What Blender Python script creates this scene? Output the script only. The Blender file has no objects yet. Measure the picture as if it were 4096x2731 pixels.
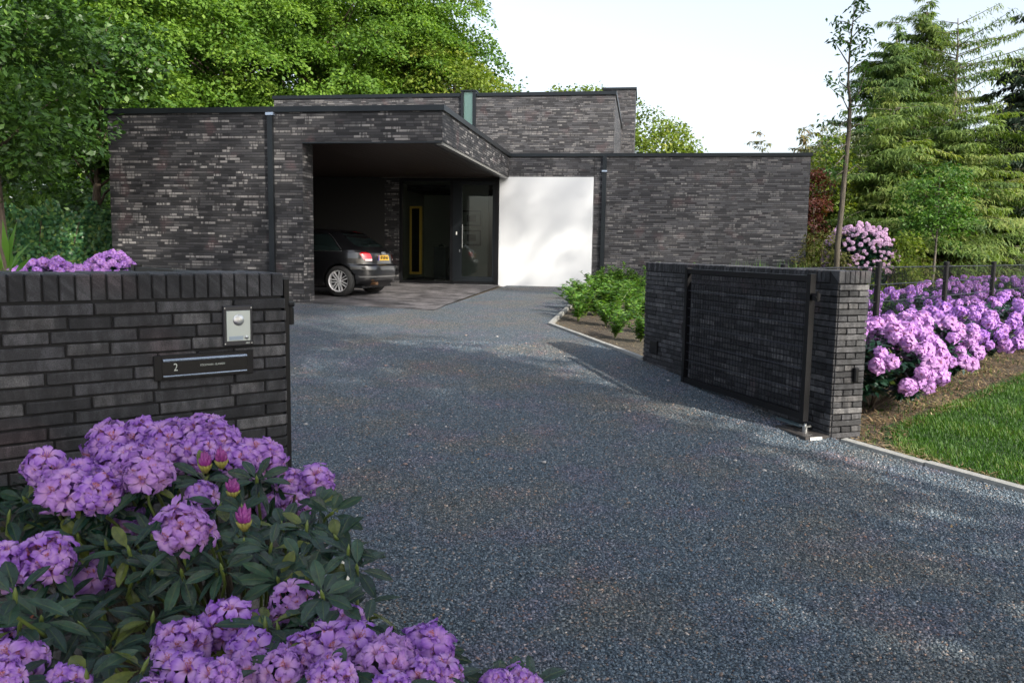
import bpy, bmesh, math, random
import numpy as np
from mathutils import Vector, Matrix
C = bpy.context.scene.collection
rad = math.radians
# ------------------------------------------------------------------ camera
PITCH, ROLL, FPX, CAMZ = 0.112095, 0.01531, 3284.7, 1.47
_cp, _sp = math.cos(PITCH), math.sin(PITCH)
_f = np.array([0, _cp, -_sp]); _r0 = np.array([1., 0, 0]); _u0 = np.array([0, _sp, _cp])
_r = math.cos(ROLL)*_r0 + math.sin(ROLL)*_u0; _u = -math.sin(ROLL)*_r0 + math.cos(ROLL)*_u0
cam = bpy.data.objects.new('camera', bpy.data.cameras.new('camera')); C.objects.link(cam)
cam.data.sensor_width = 36; cam.data.lens = FPX/4096*36; cam.data.clip_end = 1500; cam.data.clip_start = .05
cam.matrix_world = Matrix(((_r[0], _u[0], -_f[0], 0), (_r[1], _u[1], -_f[1], 0), (_r[2], _u[2], -_f[2], CAMZ), (0, 0, 0, 1)))
bpy.context.scene.camera = cam
def at(px, py, Y):
    """point at depth Y seen at photograph pixel (px, py)"""
    d = _f + (px-2048)/FPX*_r - (py-1365.5)/FPX*_u
    return np.array([0, 0, CAMZ]) + d*(Y/d[1])
# ------------------------------------------------------------------ light
SUN_AZ = math.atan2(.66, -.75); SUN_EL = rad(33)
w = bpy.data.worlds.new('World'); bpy.context.scene.world = w; w.use_nodes = True
nt = w.node_tree; bg = nt.nodes['Background']
sky = nt.nodes.new('ShaderNodeTexSky'); sky.sky_type = 'NISHITA'; sky.sun_disc = False
sky.sun_elevation = SUN_EL; sky.sun_rotation = SUN_AZ; sky.air_density = 1.0; sky.dust_density = 3.0; sky.ozone_density = 1.5
hs = nt.nodes.new('ShaderNodeHueSaturation'); hs.inputs['Saturation'].default_value = .5; hs.inputs['Value'].default_value = 1.0; nt.links.new(sky.outputs[0], hs.inputs['Color']); nt.links.new(hs.outputs[0], bg.inputs[0]); bg.inputs[1].default_value = .15
sun = bpy.data.lights.new('sun', 'SUN'); sun.energy = 3.4; sun.angle = rad(.6); sun.color = (1, .93, .82)
so = bpy.data.objects.new('sun', sun); C.objects.link(so)
sd = Vector((math.sin(SUN_AZ)*math.cos(SUN_EL), math.cos(SUN_AZ)*math.cos(SUN_EL), math.sin(SUN_EL)))
so.rotation_euler = sd.to_track_quat('Z', 'Y').to_euler(); so.location = (8, -6, 15)
vs = bpy.context.scene.view_settings
vs.view_transform = 'Standard'; vs.look = 'None'; vs.exposure = 1.15; vs.gamma = 1
# ------------------------------------------------------------------ helpers
RNG = np.random.default_rng(7)
_GY = [-50, 0, 3.5, 6.5, 9.74, 12.5, 15.6, 22.5, 30, 200]; _GZ = [-.6, -.35, -.17, -.01, .17, .29, .39, .475, .55, .6]
def G(y): return float(np.interp(y, _GY, _GZ))
def Gn(y): return np.interp(y, _GY, _GZ)
def tag(o, label=None, cat=None, group=None, kind=None):
    if label: o['label'] = label
    if cat: o['category'] = cat
    if group: o['group'] = group
    if kind: o['kind'] = kind
    return o
def empty(name, loc=(0, 0, 0), rz=0, label=None, cat=None, group=None):
    o = bpy.data.objects.new(name, None); C.objects.link(o); o.location = loc; o.rotation_euler = (0, 0, rz)
    o.empty_display_size = .1
    return tag(o, label, cat, group)
def link(name, me, parent=None, mat=None, smooth=False):
    if mat is not None and len(me.materials) == 0:
        for m_ in (mat if isinstance(mat, (list, tuple)) else [mat]): me.materials.append(m_)
    if smooth: me.polygons.foreach_set('use_smooth', np.ones(len(me.polygons), bool))
    o = bpy.data.objects.new(name, me); C.objects.link(o)
    if parent is not None: o.parent = parent
    return o
def copy_tree(o, parent=None, loc=None, rz=None):
    c = o.copy(); C.objects.link(c); c.parent = parent
    if loc is not None: c.location = loc
    if rz is not None: c.rotation_euler = (0, 0, rz)
    for ch in o.children: copy_tree(ch, c)
    return c
class MB:
    """mesh collector: vertices, faces, uv per face corner, colour per vertex, material slot per face"""
    def __init__(s): s.v = []; s.f = []; s.uv = []; s.c = []; s.m = []
    def add(s, vs_, fs, uvs=None, col=(0.5, 0.5, 0.5), m=0):
        b = len(s.v)
        s.v += [tuple(p) for p in vs_]; s.c += [tuple(col)]*len(vs_)
        for i, f in enumerate(fs):
            s.f.append(tuple(b+k for k in f)); s.m.append(m)
            s.uv.append(uvs[i] if uvs else [(0, 0)]*len(f))
        return b
    def box(s, x0, x1, y0, y1, z0, z1, m=0, col=(.5, .5, .5), T=None, c=0):
        V = [(x0, y0, z0), (x1, y0, z0), (x1, y1, z0), (x0, y1, z0), (x0, y0, z1), (x1, y0, z1), (x1, y1, z1), (x0, y1, z1)]
        F = [(0, 1, 5, 4), (1, 2, 6, 5), (2, 3, 7, 6), (3, 0, 4, 7), (4, 5, 6, 7), (3, 2, 1, 0)]
        U = []
        for k, f in enumerate(F):
            if k in (0, 2): U.append([(V[i][0], V[i][2]) for i in f])
            elif k in (1, 3): U.append([(V[i][1]+37.3, V[i][2]) for i in f])
            else: U.append([(V[i][0], V[i][1]) for i in f])
        if T is not None: V = [T(p) for p in V]
        s.add(V, F, U, col, m)
    def tube(s, pts, rr, n=8, m=0, col=(.5, .5, .5), cap=True):
        P = [Vector(p) for p in pts]; N = len(P)
        if not hasattr(rr, '__len__'): rr = [rr]*N
        t0 = (P[1]-P[0]).normalized(); ref = Vector((0, 0, 1)) if abs(t0.z) < .9 else Vector((1, 0, 0))
        a = t0.cross(ref).normalized(); V = []
        for i in range(N):
            t = (P[min(i+1, N-1)]-P[max(i-1, 0)]).normalized()
            a = (a - t*a.dot(t)).normalized(); b = t.cross(a)
            for k in range(n):
                q = 2*math.pi*k/n; V.append(P[i]+(a*math.cos(q)+b*math.sin(q))*rr[i])
        F = [(i*n+k, i*n+(k+1) % n, (i+1)*n+(k+1) % n, (i+1)*n+k) for i in range(N-1) for k in range(n)]
        U = [[(k/n, i*.1), ((k+1)/n, i*.1), ((k+1)/n, i*.1+.1), (k/n, i*.1+.1)] for i in range(N-1) for k in range(n)]
        if cap:
            F += [tuple(range(n))[::-1], tuple((N-1)*n+k for k in range(n))]; U += [[(0, 0)]*n]*2
        s.add(V, F, U, col, m)
    def lathe(s, prof, n=24, M=None, m=0, col=(.5, .5, .5)):
        V = []
        for (r_, z_) in prof:
            for k in range(n):
                q = 2*math.pi*k/n; p = Vector((r_*math.cos(q), r_*math.sin(q), z_)); V.append(M @ p if M else p)
        F = [(i*n+k, i*n+(k+1) % n, (i+1)*n+(k+1) % n, (i+1)*n+k) for i in range(len(prof)-1) for k in range(n)]
        s.add(V, F, None, col, m)
    def build(s, name, mats, parent=None, smooth=False):
        me = bpy.data.meshes.new(name); me.from_pydata(s.v, [], s.f)
        uvl = me.uv_layers.new(name='UVMap'); uvl.data.foreach_set('uv', np.array([c for u in s.uv for c in u], np.float32).ravel())
        ca = me.color_attributes.new('tone', 'FLOAT_COLOR', 'POINT')
        ca.data.foreach_set('color', np.array([(c[0], c[1], c[2], 1) for c in s.c], np.float32).ravel())
        if not isinstance(mats, (list, tuple)): mats = [mats]
        for m_ in mats: me.materials.append(m_)
        me.polygons.foreach_set('material_index', np.array(s.m, np.int32))
        if smooth: me.polygons.foreach_set('use_smooth', np.ones(len(s.f), bool))
        me.update()
        return link(name, me, parent)
def np_mesh(name, V, F, tone=None, mat=None, parent=None, smooth=False, tri=False):
    """fast mesh from numpy: V (n,3), F (m,k), tone (n,) or (n,3)"""
    me = bpy.data.meshes.new(name); k = F.shape[1]
    me.vertices.add(len(V)); me.vertices.foreach_set('co', V.astype(np.float32).ravel())
    me.loops.add(F.size); me.loops.foreach_set('vertex_index', F.astype(np.int32).ravel())
    me.polygons.add(len(F)); me.polygons.foreach_set('loop_start', np.arange(0, F.size, k, dtype=np.int32))
    me.update(calc_edges=True)
    if tone is not None:
        t = np.ones((len(V), 4), np.float32)
        t[:, :3] = tone[:, None] if tone.ndim == 1 else tone
        me.color_attributes.new('tone', 'FLOAT_COLOR', 'POINT').data.foreach_set('color', t.ravel())
    return link(name, me, parent, mat, smooth)
# ------------------------------------------------------------------ materials
def newmat(name):
    m = bpy.data.materials.new(name); m.use_nodes = True
    return m, m.node_tree, m.node_tree.nodes['Principled BSDF']
def N(nt, typ, **kw):
    n = nt.nodes.new(typ)
    for k, v in kw.items():
        if k[0] == 'i' and k[1:].isdigit(): n.inputs[int(k[1:])].default_value = v
        else: setattr(n, k, v)
    return n
def mth(nt, op, a, b=None, c=None):
    n = nt.nodes.new('ShaderNodeMath'); n.operation = op
    for i, x in enumerate((a, b, c)):
        if x is None: continue
        if isinstance(x, (int, float)): n.inputs[i].default_value = x
        else: nt.links.new(x, n.inputs[i])
    return n.outputs[0]
def ramp(nt, fac, stops, interp='LINEAR'):
    n = nt.nodes.new('ShaderNodeValToRGB'); n.color_ramp.interpolation = interp
    e = n.color_ramp.elements
    while len(e) < len(stops): e.new(.5)
    for i, (p, c) in enumerate(stops):
        e[i].position = p; e[i].color = (*c, 1) if len(c) == 3 else c
    nt.links.new(fac, n.inputs[0]); return n.outputs[0]
def mix(nt, f, a, b, mode='MIX'):
    n = nt.nodes.new('ShaderNodeMix'); n.data_type = 'RGBA'; n.blend_type = mode
    for i, x in ((0, f), (6, a), (7, b)):
        if isinstance(x, (int, float)): n.inputs[i].default_value = x
        elif isinstance(x, tuple): n.inputs[i].default_value = (*x, 1) if len(x) == 3 else x
        else: nt.links.new(x, n.inputs[i])
    return n.outputs[2]
def noise(nt, vec, scale, detail=3, rough=.55, sx=None):
    if sx:
        mp = N(nt, 'ShaderNodeMapping'); mp.inputs[3].default_value = sx; nt.links.new(vec, mp.inputs[0]); vec = mp.outputs[0]
    n = N(nt, 'ShaderNodeTexNoise'); n.inputs['Scale'].default_value = scale; n.inputs['Detail'].default_value = detail; n.inputs['Roughness'].default_value = rough
    nt.links.new(vec, n.inputs['Vector']); return n.outputs[0]
def bump(nt, h, dist, strength=1., nrm=None):
    n = N(nt, 'ShaderNodeBump'); n.inputs['Strength'].default_value = strength; n.inputs['Distance'].default_value = dist
    nt.links.new(h, n.inputs['Height'])
    if nrm is not None: nt.links.new(nrm, n.inputs['Normal'])
    return n.outputs[0]
def simple(name, col, rough=.6, metal=0., spec=.5, nz=None, coat=0., bmp=None):
    m, nt, b = newmat(name)
    b.inputs['Base Color'].default_value = (*col, 1); b.inputs['Roughness'].default_value = rough
    b.inputs['Metallic'].default_value = metal; b.inputs['Specular IOR Level'].default_value = spec
    if coat: b.inputs['Coat Weight'].default_value = coat; b.inputs['Coat Roughness'].default_value = .04
    tc = N(nt, 'ShaderNodeTexCoord')
    if nz:
        n1 = noise(nt, tc.outputs['Object'], nz[0], 5)
        c = mix(nt, n1, tuple(x*(1-nz[1]) for x in col), tuple(min(1, x*(1+nz[1])) for x in col))
        nt.links.new(c, b.inputs['Base Color'])
        if len(nz) > 2: nt.links.new(bump(nt, n1, nz[2]), b.inputs['Normal'])
    return m
def brick_tone(nt, r1, r2, vec2d, big, dark=1.):
    """brick colour from two random values; vec2d for the streaks, big for large patches"""
    base = ramp(nt, r1, [(0, (.016, .016, .019)), (.35, (.032, .032, .035)), (.7, (.050, .050, .056)), (1, (.078, .077, .082))])
    lightm = ramp(nt, r2, [(.66, (0, 0, 0)), (.86, (1, 1, 1))])
    st = noise(nt, vec2d, 1, 2, .5, sx=(17, 2.5, 1)); stm = ramp(nt, st, [(.40, (.0, .0, .0)), (.50, (1, 1, 1))])
    sp = noise(nt, vec2d, 260, 3, .7); spm = ramp(nt, sp, [(.35, (.35, .35, .35)), (.7, (1.35, 1.35, 1.35))])
    lm = mth(nt, 'MULTIPLY', lightm, mth(nt, 'ADD', mth(nt, 'MULTIPLY', stm, .8), .12))
    lm = mth(nt, 'MULTIPLY', lm, big)
    base = mix(nt, 1., base, (dark, dark, dark), 'MULTIPLY')
    lc = mix(nt, r1, (.18, .17, .17), (.27, .26, .255))
    c = mix(nt, lm, base, lc)
    pink = noise(nt, vec2d, 2.3, 1, .5, sx=(1, 1, 1)); pm = mth(nt, 'MULTIPLY', ramp(nt, pink, [(.62, (0, 0, 0)), (.72, (1, 1, 1))]), .35)
    c = mix(nt, pm, c, (.11, .062, .066))
    return mix(nt, 1., c, spm, 'MULTIPLY')
def house_brick(name, patch=1., dark=1.):
    m, nt, b = newmat(name)
    tc = N(nt, 'ShaderNodeTexCoord'); sep = N(nt, 'ShaderNodeSeparateXYZ'); nt.links.new(tc.outputs['UV'], sep.inputs[0])
    u, v = sep.outputs[0], sep.outputs[1]
    H, L, J = .05, .30, .0075
    vr = mth(nt, 'DIVIDE', v, H); row = mth(nt, 'FLOOR', vr); fv = mth(nt, 'FRACT', vr)
    wn = N(nt, 'ShaderNodeTexWhiteNoise', noise_dimensions='1D'); nt.links.new(row, wn.inputs['W'])
    ur = mth(nt, 'ADD', mth(nt, 'DIVIDE', u, L), mth(nt, 'MULTIPLY', wn.outputs[0], 7.3))
    idx = mth(nt, 'FLOOR', ur); fu = mth(nt, 'FRACT', ur)
    cmb = N(nt, 'ShaderNodeCombineXYZ'); nt.links.new(idx, cmb.inputs[0]); nt.links.new(row, cmb.inputs[1])
    w2 = N(nt, 'ShaderNodeTexWhiteNoise', noise_dimensions='2D'); nt.links.new(cmb.outputs[0], w2.inputs['Vector'])
    split = mth(nt, 'GREATER_THAN', w2.outputs[0], .6)             # this brick is laid as two halves
    half = mth(nt, 'MULTIPLY', mth(nt, 'GREATER_THAN', fu, .5), split)
    cm2 = N(nt, 'ShaderNodeCombineXYZ'); nt.links.new(mth(nt, 'ADD', idx, mth(nt, 'MULTIPLY', half, .37)), cm2.inputs[0]); nt.links.new(row, cm2.inputs[1])
    w3 = N(nt, 'ShaderNodeTexWhiteNoise', noise_dimensions='3D'); nt.links.new(cm2.outputs[0], w3.inputs['Vector'])
    s3 = N(nt, 'ShaderNodeSeparateColor'); nt.links.new(w3.outputs[1], s3.inputs[0])
    # joints
    jh = mth(nt, 'LESS_THAN', fv, J/H*1.35)
    e1 = mth(nt, 'LESS_THAN', fu, J/L*.9)
    e2 = mth(nt, 'MULTIPLY', split, mth(nt, 'LESS_THAN', mth(nt, 'ABSOLUTE', mth(nt, 'SUBTRACT', fu, .5)), J/L*.45))
    jv = mth(nt, 'MAXIMUM', e1, e2); joint = mth(nt, 'MAXIMUM', jh, mth(nt, 'MULTIPLY', jv, .75))
    bigN = noise(nt, tc.outputs['UV'], .9, 2, .6); big = ramp(nt, bigN, [(.35, (.35, .35, .35)), (.6, (1, 1, 1))])
    big = mth(nt, 'MULTIPLY', big, patch)
    c = brick_tone(nt, s3.outputs[0], s3.outputs[1], tc.outputs['UV'], big, dark)
    c = mix(nt, joint, c, (.008, .008, .009))
    nt.links.new(c, b.inputs['Base Color']); b.inputs['Roughness'].default_value = .62
    b.inputs['Specular IOR Level'].default_value = .35
    h = mth(nt, 'SUBTRACT', mth(nt, 'ADD', mth(nt, 'MULTIPLY', s3.outputs[2], .25), mth(nt, 'MULTIPLY', noise(nt, tc.outputs['UV'], 120, 3), .2)), joint)
    nt.links.new(bump(nt, h, .008), b.inputs['Normal'])
    return m
def real_brick(name, k=1.):
    m, nt, b = newmat(name)
    at_ = N(nt, 'ShaderNodeAttribute', attribute_name='tone'); s = N(nt, 'ShaderNodeSeparateColor'); nt.links.new(at_.outputs['Color'], s.inputs[0])
    tc = N(nt, 'ShaderNodeTexCoord')
    c = brick_tone(nt, s.outputs[0], s.outputs[1], tc.outputs['UV'], s.outputs[2])
    blotch = noise(nt, tc.outputs['UV'], 1, 4, .7, sx=(22, 9, 1)); bm = ramp(nt, blotch, [(.42, (.65, .65, .65)), (.64, (1.45, 1.45, 1.45))])
    c = mix(nt, 1., c, bm, 'MULTIPLY')
    c = mix(nt, 1., c, (k, k, k), 'MULTIPLY')
    fine = noise(nt, tc.outputs['UV'], 900, 2, .6)
    spk = mth(nt, 'MULTIPLY', ramp(nt, fine, [(.60, (0, 0, 0)), (.68, (1, 1, 1))]), ramp(nt, blotch, [(.5, (0, 0, 0)), (.6, (.5, .5, .5))]))
    c = mix(nt, spk, c, (.19, .185, .18))
    nt.links.new(c, b.inputs['Base Color']); b.inputs['Roughness'].default_value = .55; b.inputs['Specular IOR Level'].default_value = .4
    g = noise(nt, tc.outputs['UV'], 1, 4, .7, sx=(90, 340, 1))
    h = mth(nt, 'ADD', mth(nt, 'MULTIPLY', g, .7), mth(nt, 'MULTIPLY', fine, .35))
    nt.links.new(bump(nt, h, .0035), b.inputs['Normal'])
    return m
def leafmat(name, cols, rough=.55, trans=.35, spec=.35, patch=.5):
    """foliage: colour picked per leaf from the tone attribute, part of the light passes through"""
    m, nt, b = newmat(name)
    at_ = N(nt, 'ShaderNodeAttribute', attribute_name='tone'); s = N(nt, 'ShaderNodeSeparateColor'); nt.links.new(at_.outputs['Color'], s.inputs[0])
    n = len(cols); c = ramp(nt, s.outputs[0], [(i/(n-1), cc) for i, cc in enumerate(cols)])
    nt.links.new(c, b.inputs['Base Color']); b.inputs['Roughness'].default_value = rough; b.inputs['Specular IOR Level'].default_value = spec
    tr = N(nt, 'ShaderNodeBsdfTranslucent'); c2 = mix(nt, 1., c, (1.25, 1.3, .45), 'MULTIPLY'); nt.links.new(c2, tr.inputs[0])
    ms = N(nt, 'ShaderNodeMixShader'); ms.inputs[0].default_value = trans
    nt.links.new(b.outputs[0], ms.inputs[1]); nt.links.new(tr.outputs[0], ms.inputs[2])
    out = nt.nodes['Material Output']; nt.links.new(ms.outputs[0], out.inputs[0])
    return m
def thin_glass(name, tint=(.8, .86, .85), ior=1.5, boost=1.):
    m, nt, b = newmat(name); nt.nodes.remove(b)
    tr = N(nt, 'ShaderNodeBsdfTransparent'); tr.inputs[0].default_value = (*tint, 1)
    gl = N(nt, 'ShaderNodeBsdfGlossy'); gl.inputs['Roughness'].default_value = .01
    fr = N(nt, 'ShaderNodeFresnel'); fr.inputs[0].default_value = ior
    ms = N(nt, 'ShaderNodeMixShader'); nt.links.new(mth(nt, 'MULTIPLY', fr.outputs[0], boost), ms.inputs[0])
    nt.links.new(tr.outputs[0], ms.inputs[1]); nt.links.new(gl.outputs[0], ms.inputs[2])
    nt.links.new(ms.outputs[0], nt.nodes['Material Output'].inputs[0]); return m
M = {}
M['brick_left'] = house_brick('mottled_brick_shaded', 1.1, .72)  # house brick copy darkened to paint in the left wing's shade
M['brick_right'] = house_brick('even_brick_sunlit', .8, 1.5)  # same brick lightened to paint in sun on right wing and upper storey
M['fg_brick'] = real_brick('garden_wall_brick', .92)
M['mortar'] = simple('mortar', (.012, .012, .013), .9)
M['trim'] = simple('anthracite_metal', (.018, .022, .026), .35, .6)
M['black_metal'] = simple('black_metal', (.005, .005, .006), .42, .0, spec=.25, nz=(8, .2))
M['soffit'] = simple('soffit_boards', (.026, .014, .009), .45)
M['pale_trim'] = simple('pale_trim', (.13, .13, .125), .5)
M['white'] = simple('white_render', (.60, .615, .63), .5, nz=(3, .02))
M['glass'] = thin_glass('window_glass', (.88, .93, .91), 1.5, 1.)
M['slit_glass'] = thin_glass('frosted_glass', (.85, .95, .92), 1.45, 1.)
M['interior'] = simple('interior_wall', (.30, .29, .26), .7)
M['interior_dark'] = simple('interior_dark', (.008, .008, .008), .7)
M['gold'] = simple('gilt_frame', (.72, .42, .08), .4, .15)
M['mirror'] = simple('mirror_glass', (.5, .52, .52), .03, 1.)
M['dark_wood'] = simple('dark_wood', (.02, .018, .016), .4)
M['steel'] = simple('steel', (.55, .56, .56), .28, 1.)
M['alu'] = simple('brushed_alu', (.46, .50, .48), .42, .55)
M['blue_steel'] = simple('dark_steel_bar', (.36, .42, .52), .25, .8)
M['white_plastic'] = simple('white_plastic', (.75, .74, .70), .5)
M['concrete'] = simple('concrete', (.25, .25, .235), .85, nz=(18, .4, .006))
M['rust'] = simple('dead_leaf', (.22, .07, .035), .7)
def soil_mat():
    m, nt, b = newmat('bark_soil'); tc = N(nt, 'ShaderNodeTexCoord'); o = tc.outputs['Object']
    a = noise(nt, o, 60, 5, .7); c = ramp(nt, a, [(.3, (.018, .014, .010)), (.5, (.06, .046, .033)), (.68, (.14, .105, .07))])
    big = noise(nt, o, 1.3, 3); c = mix(nt, ramp(nt, big, [(.4, (0, 0, 0)), (.65, (.6, .6, .6))]), c, (.10, .09, .06))
    nt.links.new(c, b.inputs['Base Color']); b.inputs['Roughness'].default_value = .95
    nt.links.new(bump(nt, a, .03), b.inputs['Normal']); return m
M['soil'] = soil_mat()
def grass_ground():
    m, nt, b = newmat('turf'); tc = N(nt, 'ShaderNodeTexCoord'); o = tc.outputs['Object']
    a = noise(nt, o, 90, 4, .7); c = ramp(nt, a, [(.3, (.012, .028, .006)), (.6, (.035, .085, .014)), (.75, (.07, .13, .025))])
    nt.links.new(c, b.inputs['Base Color']); b.inputs['Roughness'].default_value = .9
    nt.links.new(bump(nt, a, .03), b.inputs['Normal']); return m
M['turf'] = grass_ground()
GRAVEL = [(0, (.026, .041, .055)), (.22, (.047, .072, .094)), (.5, (.078, .111, .140)), (.72, (.116, .150, .180)), (.9, (.158, .186, .208)), (.95, (.16, .11, .085)), (.99, (.28, .27, .26)), (1, (.42, .41, .40))]
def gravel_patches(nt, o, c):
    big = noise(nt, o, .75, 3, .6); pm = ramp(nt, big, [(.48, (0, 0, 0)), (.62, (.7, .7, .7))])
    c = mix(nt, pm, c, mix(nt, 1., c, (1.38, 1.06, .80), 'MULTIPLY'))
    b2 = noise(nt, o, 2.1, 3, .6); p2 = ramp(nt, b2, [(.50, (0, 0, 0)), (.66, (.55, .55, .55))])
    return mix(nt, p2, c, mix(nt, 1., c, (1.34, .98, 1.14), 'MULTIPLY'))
def gravel_mat():
    m, nt, b = newmat('gravel'); tc = N(nt, 'ShaderNodeTexCoord'); o = tc.outputs['Object']
    vo = N(nt, 'ShaderNodeTexVoronoi'); vo.inputs['Scale'].default_value = 74; nt.links.new(o, vo.inputs['Vector'])
    s = N(nt, 'ShaderNodeSeparateColor'); nt.links.new(vo.outputs['Color'], s.inputs[0])
    c = ramp(nt, s.outputs[0], GRAVEL)
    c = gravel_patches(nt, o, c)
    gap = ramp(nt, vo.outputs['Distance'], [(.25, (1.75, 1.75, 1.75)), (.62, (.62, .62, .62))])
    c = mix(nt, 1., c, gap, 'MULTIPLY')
    nt.links.new(c, b.inputs['Base Color']); b.inputs['Roughness'].default_value = .75
    h = mth(nt, 'SUBTRACT', mth(nt, 'MULTIPLY', s.outputs[1], .6), mth(nt, 'MULTIPLY', vo.outputs['Distance'], 1.4))
    nt.links.new(bump(nt, h, .02), b.inputs['Normal']); return m
M['gravel'] = gravel_mat()
def stone_mat():
    m, nt, b = newmat('gravel_stone'); tc = N(nt, 'ShaderNodeTexCoord')
    at_ = N(nt, 'ShaderNodeAttribute', attribute_name='tone'); s = N(nt, 'ShaderNodeSeparateColor'); nt.links.new(at_.outputs['Color'], s.inputs[0])
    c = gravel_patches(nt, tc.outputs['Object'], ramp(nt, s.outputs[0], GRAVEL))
    c = mix(nt, 1., c, (1.15, 1.15, 1.15), 'MULTIPLY')
    nt.links.new(c, b.inputs['Base Color']); b.inputs['Roughness'].default_value = .7; return m
M['stone'] = stone_mat()
def paver_mat():
    m, nt, b = newmat('clay_pavers'); tc = N(nt, 'ShaderNodeTexCoord')
    br = N(nt, 'ShaderNodeTexBrick'); nt.links.new(tc.outputs['UV'], br.inputs['Vector'])
    br.inputs['Scale'].default_value = 1; br.inputs['Brick Width'].default_value = .30; br.inputs['Row Height'].default_value = .15
    br.inputs['Mortar Size'].default_value = .006; br.inputs['Color1'].default_value = (.035, .034, .036, 1); br.inputs['Color2'].default_value = (.17, .16, .165, 1)
    br.inputs['Mortar'].default_value = (.02, .02, .02, 1)
    n1 = noise(nt, tc.outputs['UV'], 1.4, 4); c = mix(nt, 1., br.outputs[0], ramp(nt, n1, [(.3, (.6, .6, .6)), (.7, (1.4, 1.4, 1.4))]), 'MULTIPLY')
    nt.links.new(c, b.inputs['Base Color']); b.inputs['Roughness'].default_value = .5
    nt.links.new(bump(nt, mth(nt, 'MULTIPLY', br.outputs[1], -1), .004), b.inputs['Normal']); return m
M['paver'] = paver_mat()
def petal_mat(name, warm=0.):
    m, nt, b = newmat(name)
    at_ = N(nt, 'ShaderNodeAttribute', attribute_name='tone'); s = N(nt, 'ShaderNodeSeparateColor'); nt.links.new(at_.outputs['Color'], s.inputs[0])
    R_, U_, K_ = s.outputs[0], s.outputs[1], s.outputs[2]     # along the petal, upper petal flag, per floret random
    oi = N(nt, 'ShaderNodeObjectInfo')
    a = ramp(nt, R_, [(0, (.30, .05, .06)), (.16, (.44, .12, .20)), (.32, (.56, .30, .60)), (.6, (.46, .23, .64)), (.85, (.33, .13, .57)), (1, (.22, .07, .44))])
    c2 = ramp(nt, R_, [(0, (.45, .10, .06)), (.16, (.60, .26, .30)), (.34, (.66, .40, .70)), (.65, (.56, .32, .74)), (.88, (.42, .20, .66)), (1, (.28, .10, .52))])
    c = mix(nt, K_, a, c2)
    if warm: c = mix(nt, warm, c, (.80, .46, .74) if warm < .6 else (.84, .60, .78))
    c = mix(nt, mth(nt, 'MULTIPLY', oi.outputs['Random'], .42), c, (.60, .34, .60))
    tc = N(nt, 'ShaderNodeTexCoord'); n1 = noise(nt, tc.outputs['Object'], 160, 3, .6)
    spot = mth(nt, 'MULTIPLY', ramp(nt, R_, [(.12, (0, 0, 0)), (.25, (1, 1, 1)), (.52, (1, 1, 1)), (.62, (0, 0, 0))]), U_)
    spot = mth(nt, 'MULTIPLY', spot, ramp(nt, n1, [(.42, (0, 0, 0)), (.56, (1, 1, 1))]))
    c = mix(nt, mth(nt, 'MULTIPLY', spot, .85), c, (.42, .10, .05))
    c = mix(nt, 1., c, (.98, .99, .99), 'MULTIPLY')
    if warm > .6: c = mix(nt, mth(nt, 'MULTIPLY', K_, .6), c, (.86, .72, .80))
    nt.links.new(c, b.inputs['Base Color']); b.inputs['Roughness'].default_value = .55; b.inputs['Specular IOR Level'].default_value = .2
    tr = N(nt, 'ShaderNodeBsdfTranslucent'); nt.links.new(c, tr.inputs[0])
    ms = N(nt, 'ShaderNodeMixShader'); ms.inputs[0].default_value = .35
    nt.links.new(b.outputs[0], ms.inputs[1]); nt.links.new(tr.outputs[0], ms.inputs[2])
    nt.links.new(ms.outputs[0], nt.nodes['Material Output'].inputs[0]); return m
M['petal'] = petal_mat('lilac_petal'); M['petal_pink'] = petal_mat('pink_petal', .34); M['petal_pale'] = petal_mat('pale_pink_petal', .85)
M['bud'] = simple('magenta_bud', (.20, .025, .17), .5, nz=(40, .5)); M['bud_green'] = simple('bud_scale', (.22, .20, .04), .6, nz=(60, .4))
M['rh_leaf'] = leafmat('rhododendron_leaf', [(.006, .024, .014), (.010, .036, .022), (.018, .050, .026), (.06, .085, .016)], .30, .10, .6)
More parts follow.
